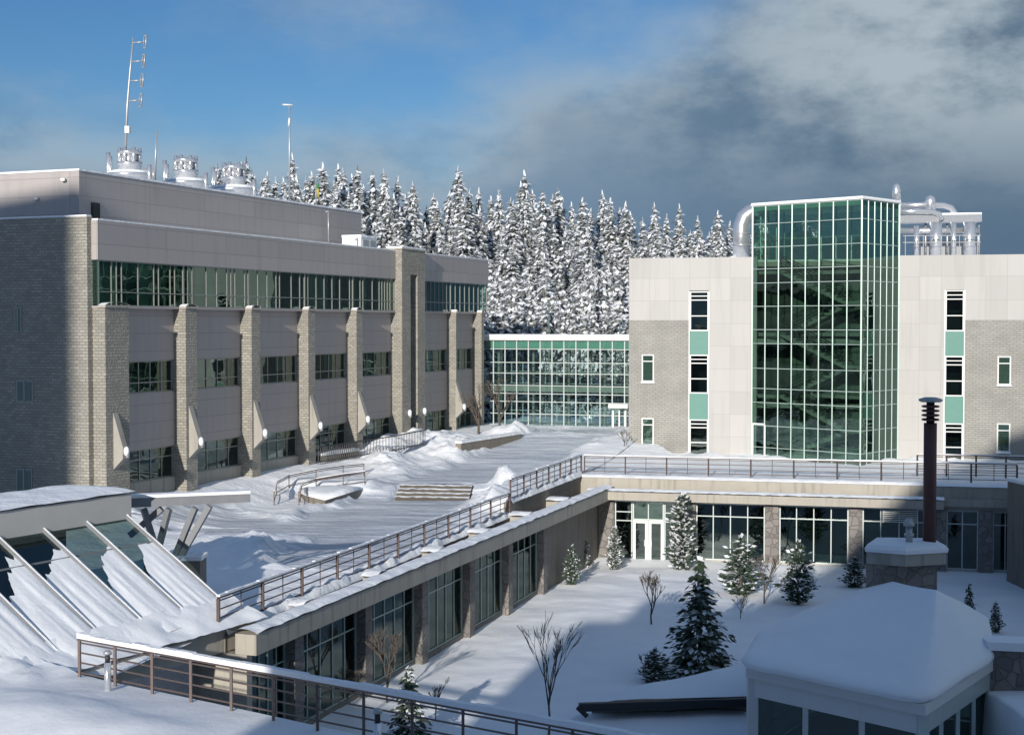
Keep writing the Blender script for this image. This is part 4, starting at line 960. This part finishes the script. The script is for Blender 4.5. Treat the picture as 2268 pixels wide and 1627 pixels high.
# chimney
ch=thing('chimney','stone chimney with snow capped slab behind the pavilion roof','chimney',(13.4,49.4,0))
m=MB(); m.box(-1.05,1.0,-.7,.8,-.1,5.35); m.build('stack',STONE,ch); m=MB(); m.prism([(-1.35,-.5),(-.2,-1.15),(1.3,-.7),(1.3,.9),(-.6,1.1)],5.35,5.75); m.build('slab',CONC,ch)
m=MB(); pl_=[(-1.4,-.52),(-.2,-1.2),(1.35,-.72),(1.35,.95),(-.62,1.15)]; rg=[]
for kk,z in ((1,5.755),(1.02,5.88),(.95,6.0),(.6,6.06)): rg+=[(x*kk,y*kk,z) for x,y in pl_]
m.add(rg,[(i*5+j,i*5+(j+1)%5,(i+1)*5+(j+1)%5,(i+1)*5+j) for i in range(3) for j in range(5)]+[tuple(range(15,20))]); m.build('snow',SNOWC,ch)
fl=thing('flue_pipe','tall rust brown flue pipe with ringed cap on the stone chimney','flue pipe',(14.3,49.3,5.9))
m=MB(); m.lathe([(.22,0),(.22,4.2)],n=16); m.build('pipe',RUST,fl); m=MB(); m.lathe([(.14,4.2),(.14,4.9)],n=12); m.build('core',DARK,fl)
for i in range(4): m=MB(); z=4.28+i*.15; m.lathe([(.24,z),(.3,z+.02),(.3,z+.06),(.24,z+.08)],n=16); m.build('ring',RUST,fl)
m=MB(); m.lathe([(.34,4.92),(.40,4.96),(.40,5.02),(.2,5.08),(.02,5.09)],n=16); m.build('cap',GREYM,fl)
vp=thing('vent_pipe','short silver vent pipe left of the flue on the chimney slab','vent',(13.55,49.1,5.95)); m=MB(); m.lathe([(.12,0),(.12,.65)],n=12); m.build('pipe',GREYM,vp); m=MB(); m.lathe([(.2,.65),(.2,.72),(.1,.9),(.02,.92)],n=12); m.build('cap',GREYM,vp); m=MB(); m.lathe([(.17,.3),(.17,.38)],n=12); m.build('collar',GREYM,vp)
# low snowy wedge roof left of the pavilion
Q=[pt(1292,1562,.95),pt(1660,1550,.95),pt(1665,1470,1.35),pt(1560,1500,1.2)]
LO=(Q[0].x,Q[0].y,0); lc=thing('low_roof','low wedge of snow covered roof with dark gutter beside the pavilion','roof',LO)
m=MB(LO); m.prism([(Q[0].x+.3,Q[0].y+.5),(Q[1].x,Q[1].y+.5),(Q[2].x,Q[2].y),(Q[3].x,Q[3].y)],-.1,.85); m.build('base_wall',CONCG,lc)
m=MB(LO); m.prism([(p.x,p.y) for p in Q],.86,.95); m.build('deck',DARK,lc)
m=MB(LO); m.bar(Q[0]+V(-.15,-.1,-.02),Q[1]+V(0,-.1,-.02),.2,.26); m.build('gutter',DARK,lc)
m=MB(LO); m.bar(Q[0]+V(-.2,-.1,-.02),Q[0]+V(.12,-.1,-.32),.14,.14); m.build('gutter_spout',DARK,lc)
m=MB(LO)
def wedge(u,v):
    a=Q[0]+(Q[1]-Q[0])*u; b=Q[3]+(Q[2]-Q[3])*u; p=a+(b-a)*v
    return (p.x,p.y,p.z+.1+.14*(math.sin(PI*(.06+.88*v))**.6)+.05*noise.noise(Vector((p.x*.8,p.y*.8,0))))
m.grid(wedge,24,16); m.build('snow',SNOWC,lc)
m=MB()
def drift(u,v):   # drift banked against the low roof
    a=Q[0]+V(-1.2,-.2,0); b=Q[1]+V(1,-.2,0); p=a+(b-a)*u
    e=sm(min(u,1-u)*6)
    return (p.x,p.y+.6-4.6*v,.06+.5*e*(1-v)**1.5+.05*noise.noise(Vector((p.x*.7,v*3,5))))
m.grid(drift,30,16); o=m.build('drift_snow',SNOWC); o['kind']='structure'
# ================================================================== UNSEEN BUILDING BEHIND THE VIEW, SHAPED FOR ITS SHADOWS
t=thing('shadow_casting_building','tall unseen building behind the viewpoint, skyline shaped to cast courtyard and end wall shadows','building',(0,-9,0))
sk=[(-95,45),(-58,45),(-58,43.0),(-42.1,43.0),(-42.1,12.3),(-15.5,12.3),(-15.5,20.6),(-13.5,20.6),(-13.5,22.1),(-10.5,22.1),(-10.5,21.4),(-8.2,21.4),(-5.5,24.2),(5.5,34.5),(26,38.5),(60,38.5)]  # added outline, stepped to place the shadows on courtyard and end wall
m=MB((0,-9,0)); y0_,y1_=-4,-16; vs=[(x,y0_,z) for x,z in sk]+[(60,y0_,-.4),(-95,y0_,-.4)]; nn=len(vs)
m.add(vs+[(x,y1_,z) for x,_,z in vs],[tuple(range(nn)),tuple(range(2*nn-1,nn-1,-1))]+[(i,nn+i,nn+(i+1)%nn,(i+1)%nn) for i in range(nn)]); m.build('wall',CONC,t)
print('objects',len(bpy.data.objects))
